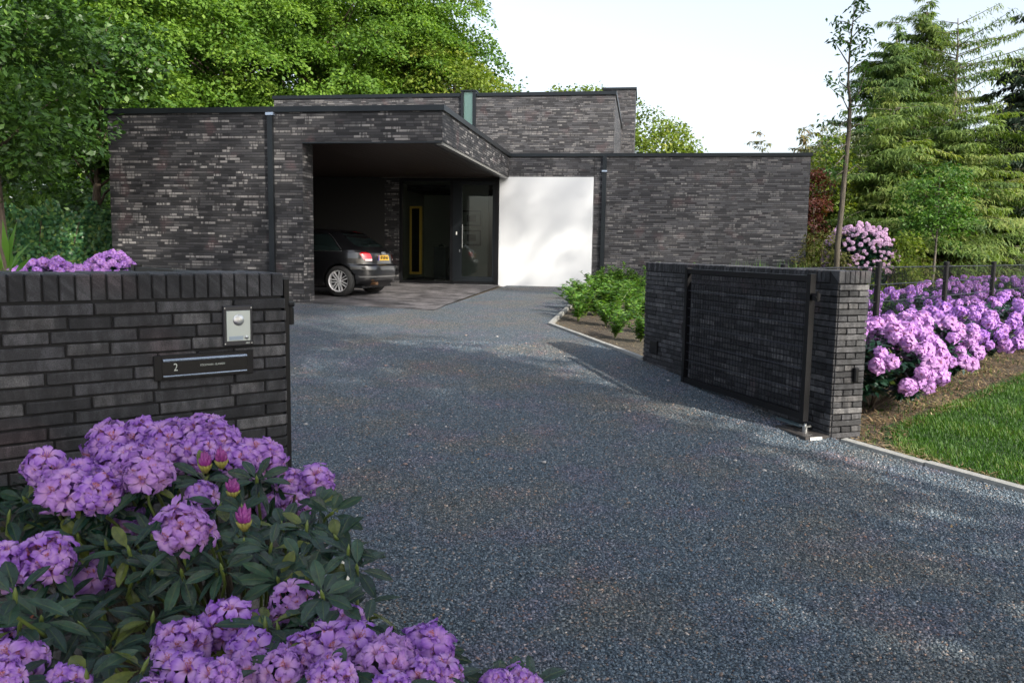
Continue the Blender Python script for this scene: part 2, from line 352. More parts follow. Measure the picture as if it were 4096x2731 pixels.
def near_leaf():
    m, nt, b = newmat('rhododendron_leaf_near')
    at_ = N(nt, 'ShaderNodeAttribute', attribute_name='tone'); s = N(nt, 'ShaderNodeSeparateColor'); nt.links.new(at_.outputs['Color'], s.inputs[0])
    tc = N(nt, 'ShaderNodeTexCoord'); n1 = noise(nt, tc.outputs['Object'], 45, 4, .65)
    c = ramp(nt, s.outputs[0], [(0, (.005, .022, .014)), (.35, (.009, .034, .022)), (.6, (.018, .052, .024)), (1, (.09, .11, .016))])
    c = mix(nt, 1., c, ramp(nt, n1, [(.3, (.6, .6, .6)), (.7, (1.5, 1.5, 1.4))]), 'MULTIPLY')
    c = mix(nt, ramp(nt, s.outputs[1], [(0, (.75, .75, .75)), (.16, (0, 0, 0))]), c, (.055, .085, .022))
    spots = noise(nt, tc.outputs['Object'], 210, 2, .5); c = mix(nt, ramp(nt, spots, [(.70, (0, 0, 0)), (.74, (.8, .8, .8))]), c, (.10, .07, .02))
    nt.links.new(c, b.inputs['Base Color']); b.inputs['Roughness'].default_value = .27; b.inputs['Specular IOR Level'].default_value = .55
    wv = N(nt, 'ShaderNodeTexWave', wave_type='BANDS', bands_direction='X'); wv.inputs['Scale'].default_value = 22; cm = N(nt, 'ShaderNodeCombineXYZ')
    nt.links.new(mth(nt, 'ADD', mth(nt, 'MULTIPLY', s.outputs[2], .5), mth(nt, 'MULTIPLY', s.outputs[1], -.10)), cm.inputs[0]); nt.links.new(cm.outputs[0], wv.inputs['Vector'])
    nt.links.new(bump(nt, wv.outputs[1], .0015, .5), b.inputs['Normal'])
    tr = N(nt, 'ShaderNodeBsdfTranslucent'); nt.links.new(mix(nt, 1., c, (1.4, 1.5, .5), 'MULTIPLY'), tr.inputs[0]); ms = N(nt, 'ShaderNodeMixShader'); ms.inputs[0].default_value = .1
    nt.links.new(b.outputs[0], ms.inputs[1]); nt.links.new(tr.outputs[0], ms.inputs[2]); nt.links.new(ms.outputs[0], nt.nodes['Material Output'].inputs[0]); return m
M['near_leaf'] = near_leaf()
M['oak'] = leafmat('oak_leaf', [(.035, .085, .012), (.07, .15, .018), (.13, .23, .028), (.21, .31, .045)], .55, .40, .25)
M['oak_warm'] = leafmat('yellow_green_leaf', [(.06, .10, .012), (.11, .17, .02), (.18, .24, .035), (.27, .28, .06)], .55, .40, .25)
M['dark_leaf'] = leafmat('dark_broad_leaf', [(.018, .048, .010), (.035, .088, .014), (.065, .14, .020), (.12, .20, .035)], .4, .32, .4)
M['ivy'] = leafmat('ivy_leaf', [(.03, .10, .05), (.06, .18, .08), (.12, .26, .08), (.24, .32, .08)], .35, .25, .5)
M['spruce'] = leafmat('spruce_needles', [(.035, .075, .02), (.07, .13, .032), (.13, .20, .045), (.20, .24, .06)], .6, .4, .3)
M['larch'] = leafmat('drooping_needles', [(.045, .085, .025), (.09, .15, .034), (.15, .215, .05), (.22, .25, .075)], .6, .42, .25)
M['dark_spruce'] = leafmat('dark_spruce_needles', [(.008, .018, .010), (.014, .030, .014), (.022, .042, .018), (.05, .05, .022)], .6, .15, .3)
M['maple'] = leafmat('red_maple_leaf', [(.05, .014, .012), (.09, .026, .02), (.14, .06, .03)], .5, .35, .3)
M['silver'] = leafmat('silver_leaf', [(.10, .13, .08), (.2, .23, .15), (.32, .34, .26)], .5, .3, .3)
M['olive'] = leafmat('olive_leaf', [(.05, .06, .015), (.09, .10, .025), (.15, .15, .045), (.20, .13, .06)], .6, .3, .3)
M['privet'] = leafmat('fresh_green_leaf', [(.03, .085, .012), (.06, .15, .02), (.10, .22, .03), (.17, .30, .05)], .4, .35, .4)
M['grass'] = leafmat('grass_blade', [(.022, .065, .008), (.04, .11, .012), (.07, .16, .02), (.15, .19, .05)], .5, .35, .3)
M['straw'] = leafmat('bark_mulch', [(.05, .03, .018), (.14, .09, .05), (.26, .19, .10), (.42, .34, .20)], .8, .0, .2)
def barkmat(name, col):
    m, nt, b = newmat(name); tc = N(nt, 'ShaderNodeTexCoord')
    a = noise(nt, tc.outputs['Object'], 1, 5, .7, sx=(30, 30, 5)); c = ramp(nt, a, [(.3, tuple(x*.45 for x in col)), (.7, tuple(x*1.4 for x in col))])
    nt.links.new(c, b.inputs['Base Color']); b.inputs['Roughness'].default_value = .9
    nt.links.new(bump(nt, a, .02), b.inputs['Normal']); return m
M['bark'] = barkmat('bark', (.10, .075, .055)); M['bark_young'] = barkmat('young_bark', (.065, .055, .04)); M['bark_grey'] = barkmat('grey_bark', (.14, .12, .10))
M['stem'] = simple('green_stem', (.11, .15, .03), .5, nz=(12, .4)); M['old_stem'] = barkmat('old_stem', (.045, .035, .022))
# ------------------------------------------------------------------ ground, drive, kerbs, lawn
HA = rad(-8.9466); HO = np.array([-3.963, 15.6]); ex = np.array([math.cos(HA), math.sin(HA)]); ey = np.array([-ex[1], ex[0]])
def hw(x, y): p = HO+ex*x+ey*y; return float(p[0]), float(p[1])
def sheet(name, poly, off, mat, kind='structure', uvrot=None, step=None):
    bm = bmesh.new(); bm.faces.new([bm.verts.new((p[0], p[1], 0)) for p in poly])
    ys = [p[1] for p in poly]
    cuts = [y for y in _GY if min(ys) < y < max(ys)]
    if step: cuts += list(np.arange(min(ys)+step, max(ys), step))
    for y in cuts:
        bmesh.ops.bisect_plane(bm, geom=bm.verts[:]+bm.edges[:]+bm.faces[:], plane_co=(0, y, 0), plane_no=(0, 1, 0))
    uvl = bm.loops.layers.uv.new('UVMap')
    for f in bm.faces:
        for l in f.loops:
            x, y = l.vert.co.x, l.vert.co.y
            if uvrot: q = np.array([x, y])-HO; x, y = float(q@ex), float(q@ey)
            l[uvl].uv = (x, y)
    for v in bm.verts: v.co.z = G(v.co.y)+off
    bmesh.ops.triangulate(bm, faces=[f for f in bm.faces if len(f.verts) > 4])
    bmesh.ops.recalc_face_normals(bm, faces=bm.faces)
    if sum(f.normal.z for f in bm.faces) < 0: bmesh.ops.reverse_faces(bm, faces=bm.faces)
    me = bpy.data.meshes.new(name); bm.to_mesh(me); bm.free()
    o = link(name, me, None, mat)
    if kind: o['kind'] = kind
    return o
sheet('ground', [(-220, -60), (220, -60), (220, 260), (-220, 260)], -.03, M['soil'])
KC = (0.596, 12.836); KW = (1.565, 9.727); WE = (2.588, 6.526)
KU = hw(5.03, 7.45)
drive = [(.9, -6), (.25, 1.0), (-.2, 2.2), (-.93, 3.5), (-1.6, 3.75), (-4.6, 4.4), (-7.2, 8.5), (-8.3, 14.5), hw(-3.96, 0), hw(0, 0), hw(2.68, -.57), hw(2.68, 7.45), KU, KC, KW, WE, (2.63, 6.48), (3.016, 5.838), (3.393, 5.278), (4.6, 3.4), (6.8, -.2), (8.5, -6)]
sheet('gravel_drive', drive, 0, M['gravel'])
sheet('carport_paving', [hw(-3.9, .3), hw(0, .3), hw(0, -.02), hw(2.68, -.57), hw(2.5, 7.45), hw(-3.9, 7.45)], .004, M['paver'], uvrot=1)
sheet('lawn', [(2.92, 6.25), (3.2, 6.95), (4.4, 8.05), (6.4, 9.95), (12, 14), (16, 10), (16, -6), (9.1, -6), (7.0, -.2), (4.72, 3.4), (3.5, 5.28)], -.022, M['turf'])
sheet('back_lawn', [(5.2, 13.5), (9, 14.8), (22, 22), (30, 34), (14, 36), (7, 26), (5.2, 18)], -.02, M['turf'])
def kerb(pts, wdt=.06, h=.035):
    bm = MB(); 
    for a, b in zip(pts[:-1], pts[1:]):
        a = np.array(a); b = np.array(b); L = np.linalg.norm(b-a); d = (b-a)/L; n_ = np.array([-d[1], d[0]])
        k = max(1, round(L/1.0))
        for i in range(k):
            s0, s1 = i*L/k+.004, (i+1)*L/k-.004; dz = float(RNG.normal(0, .003)); dn = float(RNG.normal(0, .003))
            P = []
            for s in (s0, s1):
                for o_ in (-wdt/2, wdt/2):
                    p = a+d*s+n_*(o_+dn); g = G(p[1]); P.append((p[0], p[1], g-.12)); P.append((p[0], p[1], g+h+dz))
            F = [(0, 4, 5, 1), (2, 3, 7, 6), (1, 5, 7, 3), (0, 1, 3, 2), (4, 6, 7, 5)]
            bm.add(P, F)
    return bm
k = kerb([KU, hw(5.0, 2.5), KC, (KW[0]+.02, KW[1]+.03)]).build('kerb', M['concrete']); tag(k, 'pale concrete edging strip with a sharp corner around the shrub bed', 'kerb', 'concrete edging strips')
k = kerb([(2.66, 6.44), (3.03, 5.84), (3.42, 5.27), (4.63, 3.4), (6.83, -.2)], .075, .03).build('kerb', M['concrete']); tag(k, 'pale concrete edging strip between gravel and the right lawn', 'kerb', 'concrete edging strips')
# ------------------------------------------------------------------ loose gravel stones (real stones near the camera)
def inpoly(P, poly):
    x, y = P[:, 0], P[:, 1]; r = np.zeros(len(P), bool); j = len(poly)-1
    for i in range(len(poly)):
        xi, yi = poly[i]; xj, yj = poly[j]
        c = ((yi > y) != (yj > y)) & (x < (xj-xi)*(y-yi)/(yj-yi+1e-12)+xi); r ^= c; j = i
    return r
def stones(nn, y0, y1, smin, smax, seed, poly=drive, xr=(-2.4, 4.6)):
    r = np.random.default_rng(seed)
    P = np.c_[r.uniform(*xr, nn), y0+(y1-y0)*r.random(nn)**2.3]
    P = P[inpoly(P, poly)]; vis = np.abs(P[:, 0]-.0) < P[:, 1]*.66+.35; P = P[vis]; n = len(P)
    base = np.array([(1, 0, 0), (-.5, .87, 0), (-.5, -.87, 0), (.35, .6, .8), (-.7, 0, .75), (.35, -.6, .8), (.1, .1, 1.05)])
    F0 = np.array([(0, 1, 3), (1, 4, 3), (1, 2, 4), (2, 5, 4), (2, 0, 5), (0, 3, 5), (3, 4, 6), (4, 5, 6), (5, 3, 6)])
    s = smin+(smax-smin)*r.random(n)**2
    V = base[None]*(1+r.normal(0, .22, (n, 7, 3)))
    V[:, :, 2] *= .75; V[:, :, 0] *= r.uniform(.8, 1.5, n)[:, None]
    a = r.uniform(0, 6.28, n); ca, sa = np.cos(a)[:, None], np.sin(a)[:, None]
    X = V[:, :, 0]*ca-V[:, :, 1]*sa; Y = V[:, :, 0]*sa+V[:, :, 1]*ca; V = np.stack([X, Y, V[:, :, 2]], 2)*s[:, None, None]
    tl = r.normal(0, .25, (n, 2)); V[:, :, 2] += V[:, :, 0]*tl[:, None, 0]+V[:, :, 1]*tl[:, None, 1]
    V[:, :, 0] += P[:, None, 0]; V[:, :, 1] += P[:, None, 1]
    V[:, :, 2] += (Gn(P[:, 1])-.25*s+np.abs(r.normal(0, .002, n)))[:, None]
    F = (F0[None]+np.arange(n)[:, None, None]*7).reshape(-1, 3)
    return V.reshape(-1, 3), F, np.repeat(r.random(n), 7)
Va, Fa, Ta = stones(240000, 2.2, 11.0, .0045, .0100, 1)
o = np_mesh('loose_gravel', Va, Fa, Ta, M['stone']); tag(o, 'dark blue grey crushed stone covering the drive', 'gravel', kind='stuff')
# a few large pale pebbles lie on top
bm = MB(); rr = random.Random(5)
for i in range(80):
    y = rr.uniform(3, 12); x = rr.uniform(-.4*y, .4*y)
    if not inpoly(np.array([[x, y]]), drive)[0]: continue
    s = rr.uniform(.007, .017)*(1+y*.04); vs_ = []
    for (a_, b_) in [(0, -1)]+[(k*1.05, 0) for k in range(6)]+[(k*1.05+.5, .6) for k in range(6)]+[(0, 1)]:
        rd = s*math.sqrt(max(0, 1-b_*b_))*rr.uniform(.8, 1.3); vs_.append((x+rd*math.cos(a_), y+rd*math.sin(a_), G(y)+.004+s*.6*b_))
    fs = [(0, 1+(k+1) % 6, 1+k) for k in range(6)]+[(1+k, 1+(k+1) % 6, 7+(k+1) % 6, 7+k) for k in range(6)]+[(7+k, 7+(k+1) % 6, 13) for k in range(6)]
    g = rr.choice([.97, .99, .96, .93]); bm.add(vs_, fs, None, (g, g, g))
tag(bm.build('pebbles', M['stone'], smooth=True), 'scattered larger pale pebbles on the dark gravel drive', 'pebbles', kind='stuff')
rg = np.random.default_rng(44); n_ = 420; Pq = np.c_[rg.uniform(-1.5, 4.2, n_), rg.uniform(2.8, 12, n_)]
edge = np.abs(Pq[:, 0]-(4.3-.56*(Pq[:, 1]-4.5)*.9)) < .7; Pq = Pq[inpoly(Pq, drive) & (edge | (rg.random(n_) < .35))]
LITTER = Pq
# ------------------------------------------------------------------ garden walls of real bricks
def brick_run(bm, r, u0, u1, z, h, put, first=None, lens=(.15, .30, .30, .30, .22), joint=.008, proud=.010, deep=.03, tone=None):
    """one course from u0 to u1; put(u, z, w) gives the world point, w outward"""
    cuts = [u1]; u = u1 - (first if first else r.choice(lens))
    while u > u0+.05: cuts.append(u); u -= r.choice(lens)
    cuts.append(u0)
    for b, a in zip(cuts[:-1], cuts[1:]):
        ua, ub = a+joint*.5, b-joint*.5
        if b == u1: ub = b
        if ub-ua < .012: continue
        n = max(2, int((ub-ua)/.035)); pr = proud+r.gauss(0, .0012); dz0 = r.gauss(0, .0009); c = .0032
        prof = [(0, -deep), (0, pr-c), (c, pr), (h-c, pr), (h, pr-c), (h, -deep)]
        V = []; U = []
        jl = [[r.gauss(0, .0005) for _ in range(6)] for _ in range(n+3)]
        st = [(ua, -c), (ua, 0)]; st = [ua, ua+c]+[ua+(ub-ua)*i/n for i in range(1, n)]+[ub-c, ub]
        for i, uu in enumerate(st):
            e = i in (0, len(st)-1)
            for k, (zz, ww) in enumerate(prof):
                w_ = ww-(c if e and ww > 0 else 0); z_ = zz
                if e: z_ = min(max(zz, c*.6), h-c*.6)
                if 0 < k < 5: z_ += jl[i % (n+3)][k]; w_ += jl[(i+1) % (n+3)][k]
                V.append(put(uu, z+z_+dz0, w_)); U.append((uu, z+zz+ww))
        F = []; UV = []; S_ = len(st)
        for i in range(S_-1):
            for k in range(5):
                f = (i*6+k, (i+1)*6+k, (i+1)*6+k+1, i*6+k+1); F.append(f); UV.append([U[j] for j in f])
        f = tuple(range(6)); F.append(f[::-1]); UV.append([U[j] for j in f[::-1]])
        f = tuple((S_-1)*6+k for k in range(6)); F.append(f); UV.append([U[j] for j in f])
        t = (r.random(), r.random(), tone if tone is not None else 1.) 
        bm.add(V, F, UV, t)
def garden_wall(name, P0, ang, length, thick, side, ztop, zbot, seed, label, ends, tone=1.):
    """wall from P0 going back along -dir (left wall) or +dir; side: +1 outward normal is to the right of dir"""
    r = random.Random(seed); d = np.array([math.cos(ang), math.sin(ang)]); n_ = np.array([d[1], -d[0]])*side
    root = empty(name, (P0[0], P0[1], 0), 0, label, 'brick wall', 'dark brick garden walls')
    def front(u, z, w_): return (d[0]*u+n_[0]*w_, d[1]*u+n_[1]*w_, z)
    u0, u1 = (length, 0) if length < 0 else (0, length)
    endu = 0
    se = 1 if length < 0 else -1
    def endp(u, z, w_): return (d[0]*(endu+se*w_)-n_[0]*u, d[1]*(endu+se*w_)-n_[1]*u, z)
    bm = MB(); cz = ztop-.103
    nrow = int((cz-zbot)/.05)+1
    for i in range(nrow):
        z = cz-.008-.05*(i+1)+.008
        if se > 0: brick_run(bm, r, u0, u1, z, .042, front, first=.09 if i % 2 else .22, tone=tone)
        else:
            q = lambda u, zz, w_: front(length-u, zz, w_)
            brick_run(bm, r, 0, length, z, .042, q, first=.09 if i % 2 else .22, tone=tone)
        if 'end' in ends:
            if i % 2: brick_run(bm, r, 0, thick, z, .042, endp, first=.0967, lens=(.0967,), tone=tone*1.4)  # end bricks mottled paler to paint in the sunlit wall end
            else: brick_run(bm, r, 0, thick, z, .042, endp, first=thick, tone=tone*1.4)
        if 'far' in ends:
            q = lambda u, zz, w_: (d[0]*(length-se*w_)-n_[0]*u, d[1]*(length-se*w_)-n_[1]*u, zz)
            brick_run(bm, r, 0, thick, z, .042, q, first=thick if i % 2 else .0967, lens=(.0967,), tone=tone)
        q = lambda u, zz, w_: front(u, zz, -thick-w_)
        brick_run(bm, r, u0, u1, z, .042, q, lens=(.30,), tone=tone)
    bm.build('brickwork', M['fg_brick'], root)
    # brick-on-edge coping
    so_ = .108 if length > 0 else 0.
    bm = MB(); L = abs(length)-so_; k = int(L/.0525); pw = L/k
    if so_:                                            # bricks on edge that face the end of the wall
        for i in range(6):
            a, b = i*thick/6+.003, (i+1)*thick/6-.003; pr = .010+r.gauss(0, .0012); dz = r.gauss(0, .001); c = .004
            if i == 0: a = -.010
            if i == 5: b = thick+.010
            pf = [(cz+.006, pr), (ztop+dz-c, pr), (ztop+dz, pr-c), (ztop+dz, -.104)]
            V = []; U = []
            for uu, ins in ((a, c*.7), (a+c, 0), (b-c, 0), (b, c*.7)):
                for kk, (zz, ww) in enumerate(pf):
                    V.append(endp(uu, zz-(ins if kk else 0), ww-(ins if kk < 2 else 0))); U.append((uu+zz, zz*1.3+ww))
            F = [(i_*4+q_, (i_+1)*4+q_, (i_+1)*4+q_+1, i_*4+q_+1) for i_ in range(3) for q_ in range(3)]+[(3, 2, 1, 0), (12, 13, 14, 15)]
            bm.add(V, F, [[U[j] for j in f] for f in F], (r.random(), r.random()*.75, .5*tone))
    for i in range(k):
        s0 = so_+i*pw+.0035; s1 = so_+(i+1)*pw-.0035; dz = r.gauss(0, .0012); dw = r.gauss(0, .0015); c = .004
        sg = -1 if length < 0 else 1
        a, b = sorted((sg*s0, sg*s1)); t = (r.random(), r.random()*.75, .5*tone)
        wf, wb = .010+dw, -thick-.010+dw
        prof = [(cz+.006, wf-.0), (ztop+dz-c*1.6, wf), (ztop+dz, wf-c*1.6), (ztop+dz, wb+c*1.6), (ztop+dz-c*1.6, wb), (cz+.006, wb)]
        V = []; U = []
        for uu, ins in ((a, c*.7), (a+c, 0), ((a+b)/2, 0), (b-c, 0), (b, c*.7)):
            for kk, (zz, ww) in enumerate(prof):
                zz2 = zz-(ins if kk in (1, 2, 3, 4) else 0)+r.gauss(0, .0004); ww2 = ww-(ins if kk < 2 else (-ins if kk > 3 else 0))
                V.append(front(uu, zz2, ww2)); U.append((uu+zz, ww+zz))
        F = [(i_*6+q_, (i_+1)*6+q_, (i_+1)*6+q_+1, i_*6+q_+1) for i_ in range(4) for q_ in range(5)]+[(5, 4, 3, 2, 1, 0), (24, 25, 26, 27, 28, 29)]
        bm.add(V, F, [[U[j] for j in f] for f in F], t)
    bm.build('coping', M['fg_brick'], root)
    bm = MB(); T = lambda p: front(p[0], p[2], p[1])
    a, b = sorted((0, length)); bm.box(a+.012, b-.012, -thick+.004, -.001, zbot-.25, ztop-.012, T=T)
    bm.build('mortar', M['mortar'], root)
    return root, front
AL = rad(38.62); AR = rad(107.47); PLx = (-.981, 3.511)
lw, lfront = garden_wall('garden_wall', PLx, AL, -3.2, .29, 1, 1.355, -.25, 11, 'dark long brick garden wall at the left front, holding the intercom and mailbox', ('end',), .32)
rw, rfront = garden_wall('garden_wall', (2.588, 6.526), AR, 3.37, .285, -1, 1.338, -.1, 12, 'dark brick garden wall at the right of the drive behind the open gate', ('end', 'far'), .35)
dL = np.array([math.cos(AL), math.sin(AL)]); nL = np.array([dL[1], -dL[0]])
dR = np.array([math.cos(AR), math.sin(AR)]); nR = -np.array([dR[1], -dR[0]])
# things mounted on the left wall (u = distance to the left of its right end)
def mount(name, u, z, label, cat):
    p = np.array(PLx)-dL*u+nL*.0115
    return empty(name, (p[0], p[1], z), AL, label, cat)      # local x along the wall to the right, -y towards the viewer
def text(name, s, size, mat, parent, loc, rot=(math.pi/2, 0, 0), ext=.0006, sx=1., bold=0.):
    cu = bpy.data.curves.new('t', 'FONT'); cu.body = s; cu.size = size; cu.extrude = ext; cu.align_x = 'CENTER'; cu.align_y = 'CENTER'; cu.offset = bold
    to = bpy.data.objects.new('t', cu); C.objects.link(to); dg = bpy.context.evaluated_depsgraph_get()
    me = bpy.data.meshes.new_from_object(to.evaluated_get(dg)); bpy.data.objects.remove(to)
    me.materials.clear()
    o = link(name, me, parent, mat); o.location = loc; o.rotation_euler = rot; o.scale = (sx, 1, 1); return o
def rbox(bm, x0, x1, y0, y1, z0, z1, c, m=0):
    """box with chamfered front (-y) edges"""
    V = [(x0, y1, z0), (x1, y1, z0), (x1, y1, z1), (x0, y1, z1), (x0, y0+c, z0), (x1, y0+c, z0), (x1, y0+c, z1), (x0, y0+c, z1),
         (x0+c, y0, z0+c), (x1-c, y0, z0+c), (x1-c, y0, z1-c), (x0+c, y0, z1-c)]
    F = [(0, 1, 5, 4), (1, 2, 6, 5), (2, 3, 7, 6), (3, 0, 4, 7), (4, 5, 9, 8), (5, 6, 10, 9), (6, 7, 11, 10), (7, 4, 8, 11), (8, 9, 10, 11), (3, 2, 1, 0)]
    bm.add(V, F, None, (.5,)*3, m)
ic = mount('intercom', .2065, 1.139, 'silver intercom panel with round speaker and bell button on the left brick wall', 'intercom')
b = MB(); rbox(b, -.061, .061, -.014, .0, -.083, .083, .004); b.build('frame', simple('dark_grey_frame', (.045, .045, .05), .4, .6), ic)
b = MB(); rbox(b, -.049, .049, -.017, -.013, -.062, .062, .001); fp = b.build('face_plate', M['alu'], ic)
Rx = Matrix.Rotation(math.pi/2, 4, 'X')
b = MB(); b.lathe([(.0235, 0), (.0225, .003), (.019, .0055), (.012, .008), (.0001, .009)], 28, Matrix.Translation((0, -.017, .024)) @ Rx)
for ring in range(1, 7):
    for k in range(ring*6):
        q = 2*math.pi*k/(ring*6); rr_ = ring*.0034; hgt = .0095-(rr_/.0235)**2*.0066
        b.lathe([(.0009, hgt), (.0001, hgt)], 6, Matrix.Translation((rr_*math.cos(q), -.0171, .024+rr_*math.sin(q))) @ Rx, m=1)
b.build('speaker', [simple('speaker_metal', (.62, .63, .64), .35, .9), M['black_metal']], fp, smooth=False)
b = MB(); b.lathe([(.008, 0), (.0078, .003), (.005, .0062), (.0001, .0072)], 20, Matrix.Translation((.032, -.017, -.048)) @ Rx); b.build('button', M['steel'], fp, smooth=True)
b = MB(); rbox(b, -.040, .018, -.018, -.0165, -.058, -.042, .0008); b.build('name_slot', simple('slot_film', (.30, .36, .42), .3), fp)
for sx in (-1, 1):
    for sz in (-1, 1): b = MB(); b.lathe([(.0028, 0), (.0024, .0014), (.0001, .0016)], 10, Matrix.Translation((sx*.055, -.014, sz*.073)) @ Rx); b.build('screw', M['steel'], ic)
text('lettering', 'ABC', .0085, M['alu'], ic, (.038, -.0146, -.0725), bold=.0003)
mb_ = mount('mailbox', .342, .986, 'black built-in mailbox with house number 2 below the intercom', 'mailbox')
b = MB(); rbox(b, -.198, .198, -.008, 0, -.0495, .0495, .002); b.build('frame', M['black_metal'], mb_)
b = MB(); rbox(b, -.168, .172, -.0105, -.0078, -.044, .044, .001); fl = b.build('flap', simple('flap_black', (.004, .004, .005), .25, .2), mb_)
b = MB(); b.tube([(-.165, -.014, .0285), (.168, -.014, .0285)], .0052, 12); rbox(b, -.165, .168, -.0125, -.009, .0285, .0345, .001); b.build('grip_bar', M['blue_steel'], fl, smooth=False)
b = MB(); b.tube([(-.165, -.012, -.034), (.168, -.012, -.034)], .0036, 12); b.build('lower_bar', M['blue_steel'], fl)
text('house_number', '2', .043, M['alu'], fl, (-.117, -.0112, -.001), sx=.8)
text('lettering', 'KOCKMANN - BLANKEN', .0105, M['alu'], fl, (.028, -.0112, .0015), sx=.85)
# ------------------------------------------------------------------ gates
def gate(name, origin, ang, Lg, z0, z1, label, out, mesh=True, latch=True):
    """swing gate; local x from the hinge along the leaf"""
    g = empty(name, (origin[0], origin[1], 0), ang, label, 'gate', 'black steel drive gates')
    t = .022
    b = MB(); b.box(-.02, .03, -.025, .025, z0-.01, z1+.012); b.build('hinge_stile', M['black_metal'], g)
    b = MB(); b.box(Lg-.04, Lg+.01, -.025, .025, z0, z1+.012); b.build('lock_stile', M['black_metal'], g)
    b = MB(); b.box(.03, Lg-.04, -.02, .02, z1-.05, z1-.002); b.build('top_rail', M['black_metal'], g)
    b = MB(); b.box(.03, Lg-.04, -.02, .02, z0, z0+.055); b.build('bottom_rail', M['black_metal'], g)
    b = MB(); n = int(Lg/.05)
    for i in range(1, n): x = .03+(Lg-.07)*i/n; b.tube([(x, 0, z0+.05), (x, 0, z1-.045)], .003, 5)
    for i in range(1, 6):
        z = z0+.055+(z1-z0-.1)*i/6
        for s in (-1, 1): b.tube([(.03, s*.006, z), (Lg-.04, s*.006, z)], .004, 6)
    for i in range(0, 6):
        z = z0+.055+(z1-z0-.1)*(i+.5)/6; b.tube([(.03, 0, z), (Lg-.04, 0, z)], .0025, 5)
    b.build('wire_mesh', M['wire'], g)
    b = MB()
    for z in (z1-.17,):
        b.box(-.10*out, -.03*out, -.012, .012, z-.03, z+.03) if out > 0 else b.box(.03, .10, -.012, .012, z-.03, z+.03)
        b.tube([(-.03*out, 0, z), (-.14*out, .05, z)], .008, 8); b.tube([(-.12*out, .03, z-.035), (-.12*out, .03, z+.05)], .009, 8)
    b.build('hinge', M['black_metal'], g)
    if latch:
        b = MB(); b.box(Lg+.012, Lg+.045, -.02, .02, (z0+z1)/2-.13, (z0+z1)/2+.03); b.build('latch', M['black_metal'], g)
    return g
M['wire'] = simple('black_wire', (.02, .02, .028), .3, .5)
Pg = np.array([2.588, 6.526])+nR*.13+dR*.17
gate('drive_gate', Pg, AR, 2.0, .11, 1.295, 'open black steel mesh gate standing against the right brick wall', 1)
Hg = np.array([-1.25, 4.02]); Eg = np.array([-2.36, 5.15]); dd = Eg-Hg
gate('drive_gate', Hg, math.atan2(dd[1], dd[0]), float(np.linalg.norm(dd)), .02, 1.325, 'open black steel gate folded behind the left brick wall, only its top showing', 1, latch=False)
# gate closer set in the ground below the right gate
px_, py_ = Pg+dR*(-.02); gz = G(py_)
gc = empty('gate_pivot', (px_, py_, gz), AR, 'steel floor pivot on a dark plate under the right gate hinge', 'gate pivot')
b = MB(); b.box(-.17, .28, -.10, .12, -.02, .018); b.build('floor_plate', simple('worn_plate', (.05, .045, .043), .55, .3, nz=(30, .4)), gc)
b = MB(); b.lathe([(.024, .018), (.024, .062), (.0001, .062)], 18); b.box(-.035, .035, -.032, .032, .0625, .074); b.lathe([(.012, .074), (.012, .088), (.0001, .09)], 12); b.build('pivot', M['steel'], gc)
b = MB(); b.box(.03, .36, .018, .024, .05, .066); b.box(.03, .36, -.02, -.014, .05, .066); b.box(.17, .20, -.014, .018, .04, .064); b.build('arm', simple('pivot_arm', (.16, .22, .24), .35, .8), gc)
b = MB(); b.box(-.178, -.1705, -.03, .08, -.01, .012); b.build('end_block', M['white_plastic'], gc)
# steel stop post at the end of the left wall
gp = np.array(PLx)+dL*.045-nL*.06
sp_ = empty('gate_post', (gp[0], gp[1], 0), AL, 'narrow black steel gate post at the end of the left wall', 'post')
b = MB(); b.box(-.028, -.006, -.03, .03, -.3, 1.325); b.build('post', M['black_metal'], sp_)
b = MB(); b.box(-.0055, .012, -.022, .022, 1.18, 1.22); b.lathe([(.016, 1.155), (.018, 1.165), (.016, 1.175), (.0001, 1.177)], 14, Matrix.Translation((.004, -.02, 0.05))); b.lathe([(.0001, 1.075), (.014, 1.08), (.014, 1.15)], 14, Matrix.Translation((.004, -.02, 0.05))); b.build('hinge', M['black_metal'], sp_)
# small box on the right pillar, socket box on the long face
q = np.array([2.588, 6.526])-nR*.19-dR*.012
sb = empty('pillar_sensor', (q[0], q[1], .5), AR-math.pi/2, 'small black sensor box low on the end of the right brick wall', 'sensor')
b = MB(); rbox(b, -.02, .02, -.032, 0, -.055, .06, .008); b.build('casing', M['black_metal'], sb)
q = np.array([2.588, 6.526])+dR*3.08+nR*.012
sb = empty('junction_box', (q[0], q[1], .37), AR+math.pi, 'flat black box low on the shaded face of the right brick wall', 'box')
b = MB(); rbox(b, -.09, .09, -.02, 0, -.075, .075, .006); b.build('cover', M['black_metal'], sb)
q = at(3137, 1062, 10.8)
bl = empty('bollard_light', (q[0], q[1], G(q[1])), 0, 'round black bollard lamp top peeping over the right brick wall', 'bollard lamp')
hgt = q[2]-G(q[1])
b = MB(); b.lathe([(.045, 0), (.045, hgt-.03), (.05, hgt-.03), (.05, hgt+.012), (.03, hgt+.02), (.0001, hgt+.021)], 20); b.build('column', M['black_metal'], bl)
